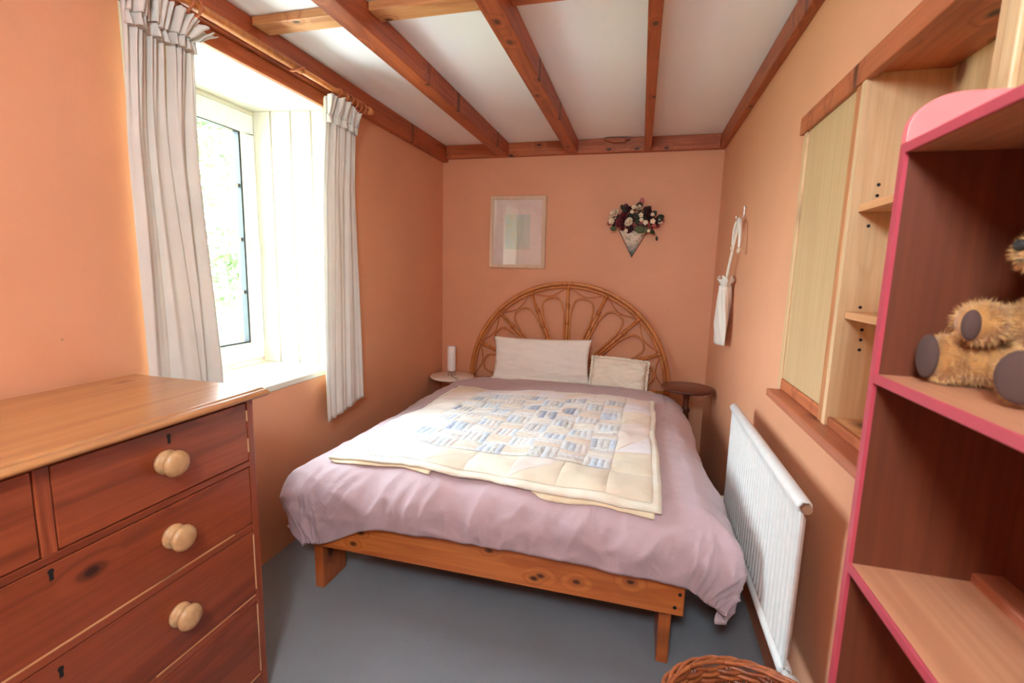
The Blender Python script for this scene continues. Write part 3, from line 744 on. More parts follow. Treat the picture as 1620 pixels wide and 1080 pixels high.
for k in range(8):
    a, b = AE[k], AE[k+1]; mid = (a+b)/2; half = (b-a)/2
    mg = 2.6
    pts = [pol(0.17, a+mg*3.2, -0.010), pol(0.34, a+mg*1.3, -0.010), pol(0.50, a+mg, -0.010), pol(0.585, a+mg*1.5, -0.010), pol(0.635, a+half*0.55, -0.010), pol(0.653, mid, -0.010),
           pol(0.635, b-half*0.55, -0.010), pol(0.585, b-mg*1.5, -0.010), pol(0.50, b-mg, -0.010), pol(0.34, b-mg*1.3, -0.010), pol(0.17, b-mg*3.2, -0.010)]
    MB().tube(cat_path(pts, 5), 0.0068, 8).build('petal_loop', 'rattan', head, True)
    MB().tube([pol(0.664+0.062*abs(t)**1.7, mid+half*t*0.93, -0.006) for t in [i/8-1 for i in range(17)]], 0.0042, 6).build('swag', 'rattan_wrap', head, True)

# ================================================================== BEDSIDE TABLES AND LAMP
def table(name, label, c, r, z, mat, seed):
    t = thing(name, label, 'side table', (c[0], c[1], 0))
    MB().lathe([(0, 0), (r-0.006, 0), (r, 0.004), (r, 0.013), (r-0.006, 0.018), (0, 0.018)], (c[0], c[1], z-0.018), 'z', 48).build('table_top', mat, t, True, bevel=0.001)
    MB().lathe([(0, 0.10), (0.030, 0.10), (0.026, 0.16), (0.016, 0.20), (0.022, 0.26), (0.014, 0.30), (0.013, z*0.62), (0.024, z*0.66), (0.020, z*0.72), (0.028, z*0.76), (0.016, z*0.80), (0.020, z*0.9), (0.045, z-0.019), (0, z-0.019)], (c[0], c[1], 0), 'z', 20).build('column', mat, t, True)
    for k in range(3):
        a = 2*PI*k/3+seed; ux, uy = math.cos(a), math.sin(a)
        MB().tube(cat_path([(c[0]+ux*0.015, c[1]+uy*0.015, 0.17), (c[0]+ux*0.07, c[1]+uy*0.07, 0.12), (c[0]+ux*0.125, c[1]+uy*0.125, 0.013)], 6), [0.016]*6+[0.014]*6+[0.012], 8).build('foot', mat, t, True)
    return t
table('bedside_table', 'small round off-white pedestal table holding the white lamp', (-1.352, 3.36), 0.166, 0.502, 'white_table', 0.3)
dt = table('bedside_table', 'small round dark mahogany pedestal table between bed and radiator wall', (0.325, 3.12), 0.157, 0.612, 'dark_wood', 0.9)
MB().box(0.26, 0.39, 3.09, 3.15, 0.57, 0.594).build('cleat', 'dark_wood', dt, bevel=0.003)
LX, LY, LZ = -1.352, 3.345, 0.5025
lamp = thing('table_lamp', 'slim white cylinder lamp with chrome legs on the off-white table', 'lamp', (LX, LY, LZ))
MB().lathe([(0, 0.041), (0.0295, 0.041), (0.031, 0.045), (0.031, 0.222), (0.028, 0.228), (0, 0.229)], (LX, LY, LZ), 'z', 28).build('shade', 'frost', lamp, True, bevel=0.001)
MB().lathe([(0.0, 0.028), (0.026, 0.028), (0.030, 0.032), (0.030, 0.0405), (0, 0.0405)], (LX, LY, LZ), 'z', 24).build('collar', 'chrome', lamp, True)
for k in range(4):
    a = PI/2*k+0.5; MB().tube([(LX+0.024*math.cos(a), LY+0.024*math.sin(a), LZ+0.0), (LX+0.026*math.cos(a), LY+0.026*math.sin(a), LZ+0.03)], 0.0045, 8).build('leg', 'chrome', lamp, True)
MB().tube(cat_path([(LX+0.01, LY-0.02, LZ+0.02), (LX+0.03, LY-0.05, LZ+0.003), (LX+0.07, LY-0.09, LZ+0.003), (LX+0.098, LY-0.118, LZ+0.003), (LX+0.108, LY-0.131, LZ-0.03), (LX+0.106, LY-0.132, LZ-0.12)], 8), 0.0025, 6).build('cable', 'grey_cable', lamp, True)

# ================================================================== PICTURE, FLOWER POCKET, BAG
pic = thing('framed_picture', 'pale framed watercolour print with a wide pinkish mount above the headboard', 'picture', (-0.913, YB, 1.33))
px0, px1, pz0, pz1 = -1.128, -0.700, 1.328, 1.860
fm = MB(); w = 0.026
for (a, b, c, d) in ((px0, px1, pz0, pz0+w), (px0, px1, pz1-w, pz1), (px0, px0+w, pz0+w, pz1-w), (px1-w, px1, pz0+w, pz1-w)): fm.box(a, b, YB-0.022, YB-0.001, c, d)
M['frame'] = wood('limed_wood_frame', lin(222, 196, 168), lin(196, 162, 130), 'z', 0.45, 0.0, 0.1, contrast=0.5)
fm.build('frame', 'frame', pic, bevel=0.003)
M['mount'] = plain('pinkish_mount_card', lin(238, 216, 210), 0.7)
MB().box(px0+w, px1-w, YB-0.010, YB-0.004, pz0+w, pz1-w).build('mount', 'mount', pic)
def art():
    m = NT('pale_watercolour_wash'); v, _ = m.coords((5, 1, 4))
    f = m.noise(v, 2.4, 5, 0.6, 1.5)
    m.l(m.ramp(f, [(0.3, lin(214, 192, 172)), (0.45, lin(212, 210, 196)), (0.55, lin(208, 208, 200)), (0.68, lin(210, 214, 214)), (0.8, lin(220, 212, 194))]), m.b.inputs['Base Color']); m.set(Roughness=0.8); return m.m
M['art'] = art()
MB().box(-1.008, -0.819, YB-0.0115, YB-0.0101, 1.468, 1.724).build('print', 'art', pic)
MB().box(px0+w, px1-w, YB-0.0165, YB-0.0145, pz0+w, pz1-w).build('glass_pane', 'glass', pic)

fp = thing('flower_wall_pocket', 'cone shaped wall pocket filled with dried cream and burgundy flowers', 'flowers', (-0.075, YB, 1.42))
def pocket_mat():
    m = NT('painted_pocket'); v, raw = m.coords()
    f = m.noise(raw, 34, 4, 0.6, 1.0)
    sx = m.n('ShaderNodeSeparateXYZ'); m.l(raw, sx.inputs[0])
    g = m.n('ShaderNodeMapRange'); g.inputs[1].default_value = 0.03; g.inputs[2].default_value = 0.12; m.l(sx.outputs['Z'], g.inputs[0])
    a = m.ramp(f, [(0.35, lin(150, 160, 140)), (0.5, lin(226, 210, 190)), (0.7, lin(240, 228, 212))])
    b = m.ramp(f, [(0.35, lin(58, 74, 78)), (0.55, lin(110, 130, 130)), (0.7, lin(186, 190, 178))])
    m.l(m.mix(g.outputs[0], b, a), m.b.inputs['Base Color']); m.set(Roughness=0.4); return m.m
M['pocket'] = pocket_mat()
cxp, ztip, ztop = -0.071, 1.428, 1.612
pk = MB()
pk.grid(lambda u, v: (cxp+0.098*v*math.cos(PI*u), YB-0.001-0.062*v*math.sin(PI*u), lerp(ztip, ztop, v)-0.012*v*math.sin(PI*u)), 20, 10)
pk.build('pocket', 'pocket', fp, True, solid=0.003)
M['rim_gold'] = plain('brown_pocket_edge', lin(130, 84, 56), 0.5)
MB().tube([(cxp-0.1, YB-0.004, ztop), (cxp, YB-0.004, ztip-0.006), (cxp+0.1, YB-0.004, ztop)], 0.003, 6).build('edge_trim', 'rim_gold', fp, True)
M['rose_cream'] = plain('cream_petal', lin(238, 222, 194), 0.8); M['rose_red'] = plain('burgundy_petal', lin(122, 36, 48), 0.8)
M['rose_dark'] = plain('dark_plum_petal', lin(74, 32, 42), 0.8); M['rose_pink'] = plain('dusky_pink_petal', lin(190, 100, 96), 0.8)
M['leaf'] = plain('dull_green_leaf', lin(86, 92, 58), 0.7); M['leaf_dark'] = plain('dark_green_leaf', lin(48, 54, 36), 0.7)
fr_ = random.Random(3)
def rose(c, r, mat):
    m = MB(); c = Vector(c)
    face = Vector((c.x-cxp, -0.10, c.z-1.62)).normalized()
    q_ = Vector((0, 0, 1)).rotation_difference(face).to_matrix()
    for k in range(13):
        rr = r*(0.25+0.75*k/12); a0 = k*2.4; lift = r*(0.55-0.6*k/12)
        def fn(u, v, rr=rr, a0=a0, lift=lift):
            a = a0+(u-0.5)*1.9; h = v
            rad = rr*(0.25+0.75*h)*(1-0.1*(2*u-1)**2)
            return c+q_ @ Vector((rad*math.cos(a), rad*math.sin(a), lift+r*0.35*h*h-0.2*r*(2*u-1)**2*h+0.05*r*math.sin(a0*3+u*5)))
        m.grid(fn, 4, 3)
    m.build('flower', mat, fp, True, solid=0.0008)
def mini(c, r, mat):
    m = MB(); c = Vector(c)
    for k in range(5):
        a = 2*PI*k/5+c.x*90; m.ball(c+Vector((r*0.7*math.cos(a), -0.002*k, r*0.7*math.sin(a))), (r*0.5, r*0.25, r*0.5), 8, 5)
    m.ball(c+Vector((0, -r*0.3, 0)), r*0.35, 8, 5)
    m.build('small_flower', mat, fp, True)
def P3(px, py, dy):    # photo-traced spots in the plane of the bouquet
    return (-0.2075+(px-970)*0.00473, YB-dy, 1.688-(py-345)*0.00458)
for (x, y, dy, r, mt) in ((972, 340, .045, .034, 'rose_cream'), (985, 343, .07, .026, 'rose_red'), (980, 352, .075, .024, 'rose_red'), (993, 351, .085, .022, 'rose_cream'),
                          (1006, 331, .075, .022, 'rose_cream'), (990, 333, .06, .024, 'rose_dark'), (1017, 335, .07, .026, 'rose_dark'), (1021, 344, .075, .026, 'rose_dark'),
                          (1014, 341, .06, .022, 'rose_dark'), (994, 361, .08, .020, 'rose_dark'), (1018, 356, .075, .020, 'rose_pink'), (1011, 354, .08, .016, 'rose_pink'), (1006, 326, .04, .018, 'rose_dark'), (1029, 350, .06, .020, 'rose_dark'), (1001, 343, .08, .016, 'rose_dark')):
    rose(P3(x, y, dy*0.85), r*1.55, mt)
for (x, y, dy, r, mt) in ((996, 336, .085, .010, 'rose_cream'), (1009, 341, .09, .012, 'rose_cream'), (1016, 352, .095, .012, 'rose_cream'), (1026, 350, .085, .013, 'rose_cream'), (1036, 349, .05, .014, 'rose_cream'),
                          (989, 364, .085, .010, 'rose_cream'), (1021, 364, .085, .008, 'rose_cream'), (998, 329, .07, .011, 'rose_cream'), (967, 349, .05, .015, 'rose_cream'), (1025, 340, .07, .010, 'rose_cream'), (1028, 356, .07, .011, 'rose_pink'), (1010, 348, .09, .010, 'rose_cream'), (963, 352, .03, .010, 'rose_pink'), (1040, 348, .03, .010, 'rose_pink'), (1033, 355, .04, .012, 'rose_red')):
    mini(P3(x, y, dy*1.05), r*1.25, mt)
for k in range(22):               # smaller blooms filling the gaps
    a_ = fr_.uniform(0.05, 3.09); rr_ = 27*math.sqrt(fr_.random())
    rose(P3(1001+rr_*1.15*math.cos(a_), 360-rr_*1.0*math.sin(a_), fr_.uniform(.03, .055)), fr_.uniform(.018, .026), fr_.choice(['rose_dark', 'rose_dark', 'rose_red', 'leaf_dark', 'rose_pink']))
def leaf(c, L, ang, mat, w=0.3):
    m = MB(); c = Vector(c)
    def fn(u, v):
        s = math.sin(PI*min(1, max(0, v)))**0.8*w*L; d = (u-0.5)*2
        return c+Vector((math.cos(ang)*v*L-math.sin(ang)*d*s, -0.012*math.sin(v*3)-0.004*abs(d), math.sin(ang)*v*L+math.cos(ang)*d*s))
    m.grid(fn, 4, 8); m.build('leaf', mat, fp, True, solid=0.0008)
for (x, y, dy, L, an, mt) in ((976, 362, .06, .045, 2.9, 'leaf'), (984, 340, .05, .05, 1.3, 'leaf_dark'), (1003, 350, .06, .06, 1.2, 'leaf_dark'), (1005, 358, .07, .06, 0.0, 'leaf_dark'), (1000, 360, .075, .07, -0.25, 'leaf'),
                              (1022, 362, .06, .04, -0.6, 'leaf_dark'), (1008, 336, .05, .06, 1.8, 'leaf_dark'), (996, 344, .07, .05, 0.4, 'leaf_dark'), (1012, 362, .075, .05, -0.15, 'leaf'), (978, 350, .04, .05, 2.4, 'leaf_dark'), (1030, 345, .04, .05, .3, 'leaf_dark'), (1008, 325, .03, .045, 1.4, 'rose_pink')):
    leaf(P3(x, y, dy), L*1.2, an, mt)
for k in range(34):
    a_ = fr_.uniform(0.1, 3.04); rr_ = fr_.uniform(2, 30)
    leaf(P3(1001+rr_*1.15*math.cos(a_), 356-rr_*0.95*math.sin(a_), fr_.uniform(.03, .06)), fr_.uniform(.035, .055), a_+fr_.uniform(-.5, .5), 'leaf_dark' if k % 3 else 'rose_dark', 0.36)
MB().ball(P3(1033.5, 374, .012), (0.008, 0.006, 0.016), 8, 6).tube([P3(1033.5, 371, .012), P3(1026, 362, .04)], 0.0012, 5).build('seed_pod', 'leaf_dark', fp, True)

# drawstring bag on a hook
bagr = thing('drawstring_bag', 'white cotton drawstring bag hanging by its cords from a wall hook', 'bag', (XR, 2.85, 0.9))
def bag_fn(u, v):
    a = 2*PI*u
    W = lerp(0.055, 0.075, sm(0.0, 0.2, v))+0.075*sm(0.25, 1.0, v); D_ = lerp(0.028, 0.034, sm(0, 0.3, v))*(1-0.55*sm(0.6, 1, v))
    yc = 2.835+0.05*sm(0.4, 1.0, v)
    wob = 0.006*math.sin(a*4+v*3)+0.004*math.sin(a*7+v*8)
    return (XR-0.042+(D_+wob)*math.sin(a)*0.9, yc+(W+wob)*math.cos(a), lerp(1.255, 0.925, v)-0.012*math.cos(a)*v)
MB().grid(bag_fn, 40, 26, closeu=True).build('bag_body', 'bag', bagr, True, solid=0.0015)
MB().grid(lambda u, v: (XR-0.042+(0.014+0.022*v+0.008*v*math.sin(u*2*PI*7))*math.sin(2*PI*u), 2.82+(0.03+0.055*v+0.012*v*math.sin(u*2*PI*6))*math.cos(2*PI*u), 1.243+0.055*v+0.012*v*math.sin(u*2*PI*5+1)), 60, 6, closeu=True).build('ruffled_neck', 'bag', bagr, True, solid=0.0015)
HKY, HKZ = 2.66, 1.585
MB().tube(cat_path([(XR-0.002, HKY, HKZ+0.06), (XR-0.012, HKY, HKZ+0.065), (XR-0.012, HKY, HKZ+0.02), (XR-0.03, HKY, HKZ-0.005), (XR-0.045, HKY, HKZ+0.005), (XR-0.045, HKY, HKZ+0.02)], 6), 0.0022, 8).build('wall_hook', 'chrome', bagr, True)
for (y0, y1) in ((2.64, 2.80), (2.68, 2.815), (2.665, 2.845)):
    MB().tube(cat_path([(XR-0.028, y0, HKZ+0.0), (XR-0.034, lerp(y0, y1, .35), HKZ-0.10), (XR-0.040, lerp(y0, y1, .8), HKZ-0.24), (XR-0.042, y1, 1.25)], 8), 0.0035, 6).build('cord', 'cord', bagr, True)
for sgn, ln in ((1, 0.12), (-1, 0.14)):
    y0 = HKY+0.01*sgn
    pts = cat_path([(XR-0.03, y0, HKZ+0.002), (XR-0.036, y0+0.05*sgn, HKZ-0.03), (XR-0.036, y0+0.075*sgn, HKZ-0.08), (XR-0.036, y0+0.08*sgn, HKZ-ln)], 6)
    MB().tube(pts, [0.011-0.005*i/len(pts) for i in range(len(pts))], 8).build('tassel', 'bag', bagr, True)
    MB().ball((XR-0.036, y0+0.082*sgn, HKZ-ln-0.016), (0.012, 0.017, 0.016), 10, 7).build('bead', 'toggle', bagr, True)

# ================================================================== RADIATOR
rad = thing('radiator', 'white ribbed panel radiator on the wall below the wooden sill', 'radiator', (XR-0.09, 1.65, 0.3))
RX, RY0, RY1, RZ0, RZ1 = XR-0.088, 1.205, 2.10, 0.318, 0.785
N = 27; prof = []
for k in range(N*8+1):
    t = k/(N*8); y = lerp(RY0+0.015, RY1-0.015, t); ph = (t*N) % 1.0
    prof.append((RX+0.013*(0.5-0.5*math.cos(2*PI*ph))**1.6, y))
m = MB()
zs = [RZ0+0.012, RZ0+0.03, RZ0+0.045, RZ1-0.062, RZ1-0.045, RZ1-0.02]
am = [0.0, 0.0, 1.0, 1.0, 0.0, 0.0]
m.grid(lambda u, v: (RX+(prof[int(round(u*N*8))][0]-RX)*am[int(round(v*5))]+ (0.0), prof[int(round(u*N*8))][1], zs[int(round(v*5))]), N*8, 5)
m.build('ribbed_panel', 'white_enamel', rad, True, solid=0.010, up=(-1, 0, 0))
for z, nm in ((RZ1-0.018, 'top_header'), (RZ0+0.010, 'bottom_header')):
    MB().lathe([(0, 0), (0.014, 0.0), (0.0175, 0.006), (0.0175, RY1-RY0-0.006), (0.014, RY1-RY0), (0, RY1-RY0)], (RX+0.007, RY0, z), 'y', 16).build(nm, 'white_enamel', rad, True)
MB().box(RX-0.001, RX+0.007, RY0, RY0+0.014, RZ0+0.01, RZ1-0.02).build('end_seam', 'white_enamel', rad, bevel=0.002)
MB().box(RX-0.001, RX+0.007, RY1-0.014, RY1, RZ0+0.01, RZ1-0.02).build('end_seam', 'white_enamel', rad, bevel=0.002)
pl_ = MB().lathe([(0, -0.004), (0.012, -0.004), (0.0125, 0.006), (0.014, 0.006), (0.014, 0.012), (0, 0.012)], (RX+0.007, RY0-0.010, RZ1-0.018), 'y', 6).build('bleed_plug', 'chrome', rad)
for y, d, nm, mt in ((RY0, -1, 'lockshield_valve', 'white_enamel'), (RY1, 1, 'control_valve', 'cream_plastic')):
    v_ = MB().lathe([(0, 0), (0.010, 0.0), (0.010, 0.034), (0, 0.034)], (RX+0.007, y+(-0.036 if d < 0 else 0.002), RZ0+0.012), 'y', 12).build(nm, 'white_enamel' if d < 0 else 'chrome', rad, True)
    MB().lathe([(0, 0), (0.017, 0.0), (0.019, 0.004), (0.019, 0.03), (0.015, 0.04), (0, 0.04)], (RX+0.007, y+d*0.045, RZ0-0.006), 'z', 18).build('valve_cap', mt, v_, True)
    MB().lathe([(0, 0), (0.0075, 0.0), (0.0075, RZ0-0.007), (0, RZ0-0.007)], (RX+0.007, y+d*0.045, 0.001), 'z', 10).build('pipe', 'white_enamel', v_, True)
for y in (1.62, 1.92):
    MB().box(RX+0.018, XR-0.001, y-0.015, y+0.015, 0.40, 0.62).build('wall_bracket', 'white_enamel', rad)

# ================================================================== BUILT-IN WALL CABINET
cab = thing('wall_cabinet', 'built-in pine wall shelves with a pale plywood door above the radiator', 'cabinet', (XR, 1.3, 0.9))
SB = XR+0.155                                           # back of the recess
MB().box(XR-0.052, XR+0.01, 0.50, 1.765, 0.905, 0.930).build('sill', 'sill_y', cab, bevel=0.004)
MB().box(XR-0.016, XR+0.004, 0.50, 1.83, 1.762, 1.818).build('top_rail', 'board_y', cab, bevel=0.003)
MB().box(XR-0.010, XR+0.006, 1.768, 1.800, 0.931, 1.761).build('stile', 'pine_z', cab, bevel=0.003)
MB().box(XR-0.013, XR+0.004, 1.373, 1.402, 0.931, 1.761).build('stile', 'stile_z', cab, bevel=0.003)
MB().box(XR-0.013, XR+0.004, 0.86, 0.888, 0.931, 1.761).build('stile', 'pine_z', cab, bevel=0.003)
for (y0, y1) in ((1.403, 1.767), (0.52, 0.859)):
    MB().box(XR-0.010, XR+0.004, y0, y1, 0.931, 0.966).build('bottom_rail', 'board_y', cab, bevel=0.003)
    MB().box(XR-0.004, XR+0.006, y0, y1, 0.967, 1.761).build('plywood_door', 'ply', cab)
MB().box(XR-0.008, XR+0.004, 0.906, 1.351, 0.931, 0.955).build('bottom_rail', 'board_y', cab, bevel=0.003)
MB().box(XR-0.012, SB, 1.353, 1.373, 0.931, 1.775).build('side_panel', 'pine_z', cab)
MB().box(XR-0.012, SB, 0.888, 0.905, 0.931, 1.775).build('side_panel', 'pine_z', cab)
MB().box(SB, SB+0.012, 0.885, 1.375, 0.94, 1.79).build('back_panel', 'pine_z', cab)
MB().box(XR-0.006, SB, 0.906, 1.352, 1.775, 1.790).build('soffit', 'board_y', cab, bevel=0.001)
MB().box(XR+0.005, SB, 0.906, 1.352, 0.936, 0.954).build('bottom_board', 'pine_y', cab, bevel=0.001)
for z in (1.462, 1.206):
    MB().box(XR+0.004, SB, 0.906, 1.352, z, z+0.018).build('shelf', 'pine_y', cab, bevel=0.0015)
for (z, x) in ((1.50, .04), (1.525, .04), (1.43, .03), (1.18, .045), (1.155, .045), (1.13, .045), (1.235, .035)):
    MB().lathe([(0, 0), (0.004, 0), (0.004, 0.001), (0, 0.001)], (XR+x, 1.3522, z), 'y', 10).build('peg_hole', 'black', cab)

# ================================================================== PINK-EDGED BOOKCASE
CX0, CX1 = 0.300, 0.478
KY0, KY1 = -0.02, 0.717
case = thing('bookcase', 'brown bookcase with pink painted edges and a rounded pink top', 'bookcase', (0.39, 0.35, 0))
def case_side(y0, y1):
    zt = 1.52
    poly = [(CX0+0.003, 0), (CX0+0.003, 1.478)]
    for k in range(1, 9):
        a = PI-PI/2*k/8; poly.append((CX0+0.003+0.052+0.052*math.cos(a), 1.478+0.042*math.sin(a)))
    poly += [(CX1, zt), (CX1, 0)]
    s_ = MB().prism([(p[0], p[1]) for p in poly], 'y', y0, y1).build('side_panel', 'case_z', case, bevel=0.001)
    edge = [(CX0-0.001, 0.0), (CX0+0.004, 0.0), (CX0+0.004, 1.466), (CX0-0.001, 1.466)]
    MB().prism(edge, 'y', y0-0.0006, y1+0.0006).build('front_edging', 'pink', s_)
    gp = [(CX0-0.001, 1.466)]
    for k in range(0, 9):
        a = PI-PI/2*k/8; gp.append((CX0+0.001+0.053+0.055*math.cos(a), 1.479+0.0425*math.sin(a)))
    gp += [(CX1+0.0005, zt+0.0015), (CX1+0.0005, 1.466)]
    MB().prism(gp, 'y', y0-0.001, y1+0.001).build('painted_gallery', 'salmon', s_, bevel=0.001)
case_side(KY1-0.011, KY1); case_side(KY0, KY0+0.011)
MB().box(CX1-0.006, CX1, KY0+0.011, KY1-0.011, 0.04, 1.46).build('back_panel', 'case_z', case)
shelves = []
for z in (0.06, 0.37, 0.655, 0.903, 1.167, 1.452):
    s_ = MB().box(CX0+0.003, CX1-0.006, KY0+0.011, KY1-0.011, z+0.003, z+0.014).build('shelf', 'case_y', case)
    MB().box(CX0-0.001, CX0+0.003, KY0+0.011, KY1-0.011, z+0.002, z+0.0145).build('front_edging', 'pink', s_, bevel=0.001)

# ================================================================== WICKER BASKET
BC = Vector((0.284, 0.945)); BR, BH = 0.186, 0.395
bas = thing('wicker_basket', 'round open wicker basket standing in front of the radiator', 'basket', (BC.x, BC.y, 0))
M['wicker'] = wood('buff_willow', lin(186, 104, 54), lin(124, 58, 28), 'z', 0.45, 0.0, 0.2, ring=14)
M['wicker2'] = wood('dark_willow', lin(160, 84, 44), lin(100, 46, 24), 'z', 0.45, 0.0, 0.2, ring=14)
def brad(z): return lerp(0.150, BR, (z/BH)**0.8)
NS = 26
for k in range(NS):
    a = 2*PI*k/NS
    st = MB()
    for da in (-0.02, 0.02):
        st.tube([(BC.x+brad(z)*math.cos(a+da), BC.y+brad(z)*math.sin(a+da), z) for z in (0.01, 0.1, 0.2, 0.3, BH-0.02)], 0.0032, 6)
    st.build('stake', 'wicker2', bas, True)
nrow = 44
for j in range(nrow):
    z = lerp(0.015, BH-0.022, j/(nrow-1)); pts = []
    for k in range(NS*4):
        a = 2*PI*k/(NS*4); w_ = 0.0050*math.cos(NS/2*a+PI*j)
        pts.append((BC.x+(brad(z)+w_)*math.cos(a), BC.y+(brad(z)+w_)*math.sin(a), z+0.002*math.sin(a*3+j)))
    MB().tube(pts, 0.0056+0.0007*math.sin(j*2.3), 6, True).build('weaver', 'wicker' if j % 3 else 'wicker2', bas, True)
for k in range(NS):               # plaited rim
    a0 = 2*PI*k/NS; pts = []
    for i in range(15):
        t = i/14; a = a0+t*2*PI/NS*4.2; b = t*PI*2
        r_ = BR+0.002+0.009*math.sin(b+0.5); z = BH-0.022+0.020*math.sin(t*PI)**0.7+0.004*math.cos(b)
        pts.append((BC.x+r_*math.cos(a), BC.y+r_*math.sin(a), z))
    MB().tube(pts, 0.0046, 6).build('rim_braid', 'wicker', bas, True)
MB().lathe([(0, 0.004), (0.148, 0.004), (0.150, 0.009), (0.148, 0.014), (0, 0.014)], (BC.x, BC.y, 0), 'z', 32).build('base', 'wicker2', bas, True)

# ================================================================== TEDDY BEAR
def fur_mat(name, a, b):
    m = NT(name); v, _ = m.coords(); f = m.noise(v, 60, 4, 0.6)
    m.l(m.ramp(f, [(0.3, a), (0.7, b)]), m.b.inputs['Base Color']); m.set(Roughness=0.85, Sheen_Weight=0.4); return m.m
M['fur'] = fur_mat('golden_mohair', lin(140, 88, 40), lin(190, 136, 70))
M['fur2'] = fur_mat('golden_mohair_tips', lin(160, 106, 50), lin(222, 180, 118))
M['pad'] = plain('brown_felt_pad', lin(78, 54, 48), 0.95); M['nose'] = plain('black_stitched_nose', lin(34, 28, 28), 0.7)
SH = 1.1815
bear = thing('teddy_bear', 'golden mohair teddy bear with brown felt pads sitting on the bookcase shelf', 'teddy bear', (0.42, 0.6, SH))
def rotz(a): return Matrix.Rotation(a, 3, 'Z')
parts_ = [((0.428, 0.612, SH+0.070), (0.040, 0.047, 0.062), None),        # torso
          ((0.424, 0.604, SH+0.158), (0.042, 0.044, 0.040), None),        # head
          ((0.388, 0.596, SH+0.150), (0.028, 0.022, 0.020), None),        # muzzle
          ((0.436, 0.565, SH+0.192), (0.010, 0.016, 0.017), None), ((0.438, 0.642, SH+0.192), (0.010, 0.016, 0.017), None),
          ((0.390, 0.655, SH+0.027), (0.052, 0.024, 0.024), rotz(-0.15)), ((0.352, 0.664, SH+0.031), (0.017, 0.025, 0.030), None),     # far leg, foot
          ((0.404, 0.578, SH+0.027), (0.045, 0.025, 0.025), rotz(0.45)), ((0.368, 0.562, SH+0.031), (0.021, 0.025, 0.030), rotz(0.6)),   # near leg, foot
          ((0.398, 0.642, SH+0.078), (0.036, 0.017, 0.018), None), ((0.364, 0.636, SH+0.076), (0.024, 0.021, 0.023), None),   # far arm, paw
          ((0.415, 0.560, SH+0.088), (0.022, 0.019, 0.042), Matrix.Rotation(0.3, 3, 'Y'))]
bm_ = MB()
for c, r, q_ in parts_: bm_.ball(c, r, 20, 14, q_)
tmp = bm_.build('bear_tmp', 'fur')
rm = tmp.modifiers.new('rm', 'REMESH'); rm.mode = 'VOXEL'; rm.voxel_size = 0.0035
sm_ = tmp.modifiers.new('sm', 'SMOOTH'); sm_.iterations = 6
dg = bpy.context.evaluated_depsgraph_get(); bme = bpy.data.meshes.new_from_object(tmp.evaluated_get(dg))
bpy.data.objects.remove(tmp)
offb = bear.location
for v in bme.vertices: v.co = v.co-offb; v.co.z = max(v.co.z, 0.0008)
for p in bme.polygons: p.use_smooth = True
bme.materials.clear(); bme.materials.append(M['fur'])
body_ = bpy.data.objects.new('body', bme); COL.objects.link(body_); body_.parent = bear
pads = [((0.334, 0.667, SH+0.032), (0.006, 0.021, 0.026), None), ((0.352, 0.549, SH+0.032), (0.006, 0.021, 0.026), rotz(0.6)), ((0.3475, 0.623, SH+0.074), (0.007, 0.0085, 0.017), rotz(0.75))]
for c, r, q_ in pads: MB().ball(c, r, 16, 10, q_).build('felt_pad', 'pad', bear, True)
MB().ball((0.3615, 0.595, SH+0.157), (0.005, 0.008, 0.006)).build('nose', 'nose', bear, True)
MB().tube(cat_path([(0.367, 0.586, SH+0.141), (0.361, 0.595, SH+0.143), (0.366, 0.606, SH+0.141)], 5), 0.0012, 5).build('mouth', 'nose', bear, True)
for y in (0.582, 0.622): MB().ball((0.388, y, SH+0.172), 0.0055).build('eye', 'nose', bear, True)
fr2 = random.Random(5); fm_ = MB()
me_v = bme.polygons; tot = [p.area for p in me_v]
pads_c = [(Vector(c)-offb, max(r)) for c, r, _ in pads]
cum = []; s_ = 0
for a in tot: s_ += a; cum.append(s_)
import bisect
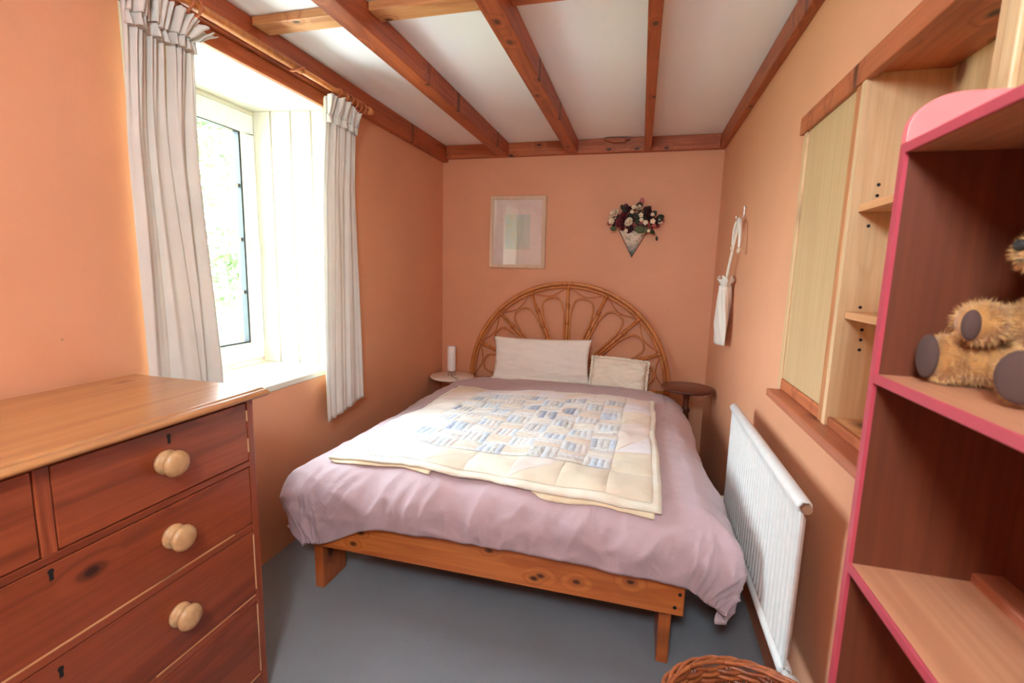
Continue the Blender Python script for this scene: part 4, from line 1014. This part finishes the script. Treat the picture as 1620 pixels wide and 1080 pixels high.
for k in range(24000):
    i = min(bisect.bisect(cum, fr2.random()*s_), len(tot)-1); p = me_v[i]; c = p.center; n = p.normal
    if any((c-pc).length < pr*0.95 for pc, pr in pads_c) or c.z < 0.004: continue
    d = (n+Vector((fr2.uniform(-.6, .6), fr2.uniform(-.6, .6), fr2.uniform(-.9, .3)))).normalized()
    L = fr2.uniform(0.003, 0.0095); t = d.cross(Vector((fr2.uniform(-1, 1), fr2.uniform(-1, 1), fr2.uniform(-1, 1)))).normalized()*0.00042
    o_ = c+offb; tip = o_+d*L
    if tip.z < SH+0.0005: tip.z = SH+0.0005
    fm_.add([o_-t, o_+t, tip], [(0, 1, 2)])
furo = fm_.build('fur', 'fur2', bear); furo['kind'] = 'stuff'

# ================================================================== OUTSIDE THE WINDOW
M['grass'] = paint('lawn', lin(112, 132, 72), 0.9, 0.2, 1.5)
M['foliage'] = plain('tree_leaves', lin(100, 124, 70), 0.7); M['bark'] = plain('tree_bark', lin(96, 80, 62), 0.9)
tag(MB().box(-30, WX-0.2, -15, 30, -0.62, -0.6).build('garden_ground', 'grass'), 'green lawn outside the window', 'ground')
M['gravel'] = paint('bounce_gravel', lin(228, 224, 216), 0.9, 0.06, 20)
tag(MB().box(-5.2, WX-0.2, -4, 9, -0.6, -0.57).build('bounce_terrace', 'gravel'), 'added unseen gravel terrace bouncing daylight up through the window', 'terrace')  # added out of view as a pale reflector, to brighten the ceiling
def tree(label, x, y, h, r, seed):
    t = thing('garden_tree', label, 'tree', (x, y, -0.6), 'trees outside the window')
    MB().tube([(x, y, -0.6), (x+0.1, y, h*0.5), (x, y+0.1, h)], [0.14, 0.1, 0.05], 8).build('trunk', 'bark', t, True)
    q_ = random.Random(seed); m = MB()
    for k in range(2000):
        v = Vector((q_.gauss(0, 1), q_.gauss(0, 1), q_.gauss(0, 1))).normalized()*r*q_.random()**0.45; c = Vector((x, y, h))+Vector((v.x, v.y, v.z*0.8))
        a = Vector((q_.uniform(-1, 1), q_.uniform(-1, 1), q_.uniform(-1, 1))).normalized()*0.10; b = a.cross(Vector((q_.uniform(-1, 1), q_.uniform(-1, 1), 1))).normalized()*0.05
        m.add([c-a, c+b, c+a, c-b], [(0, 1, 2, 3)])
    m.build('foliage', 'foliage', t)['kind'] = 'stuff'
tree('leafy green tree seen through the top of the window', -7.2, 6.2, 3.4, 1.6, 1)
tree('low bushy tree seen through the lower part of the window', -9.5, 9.8, 1.3, 1.5, 2)
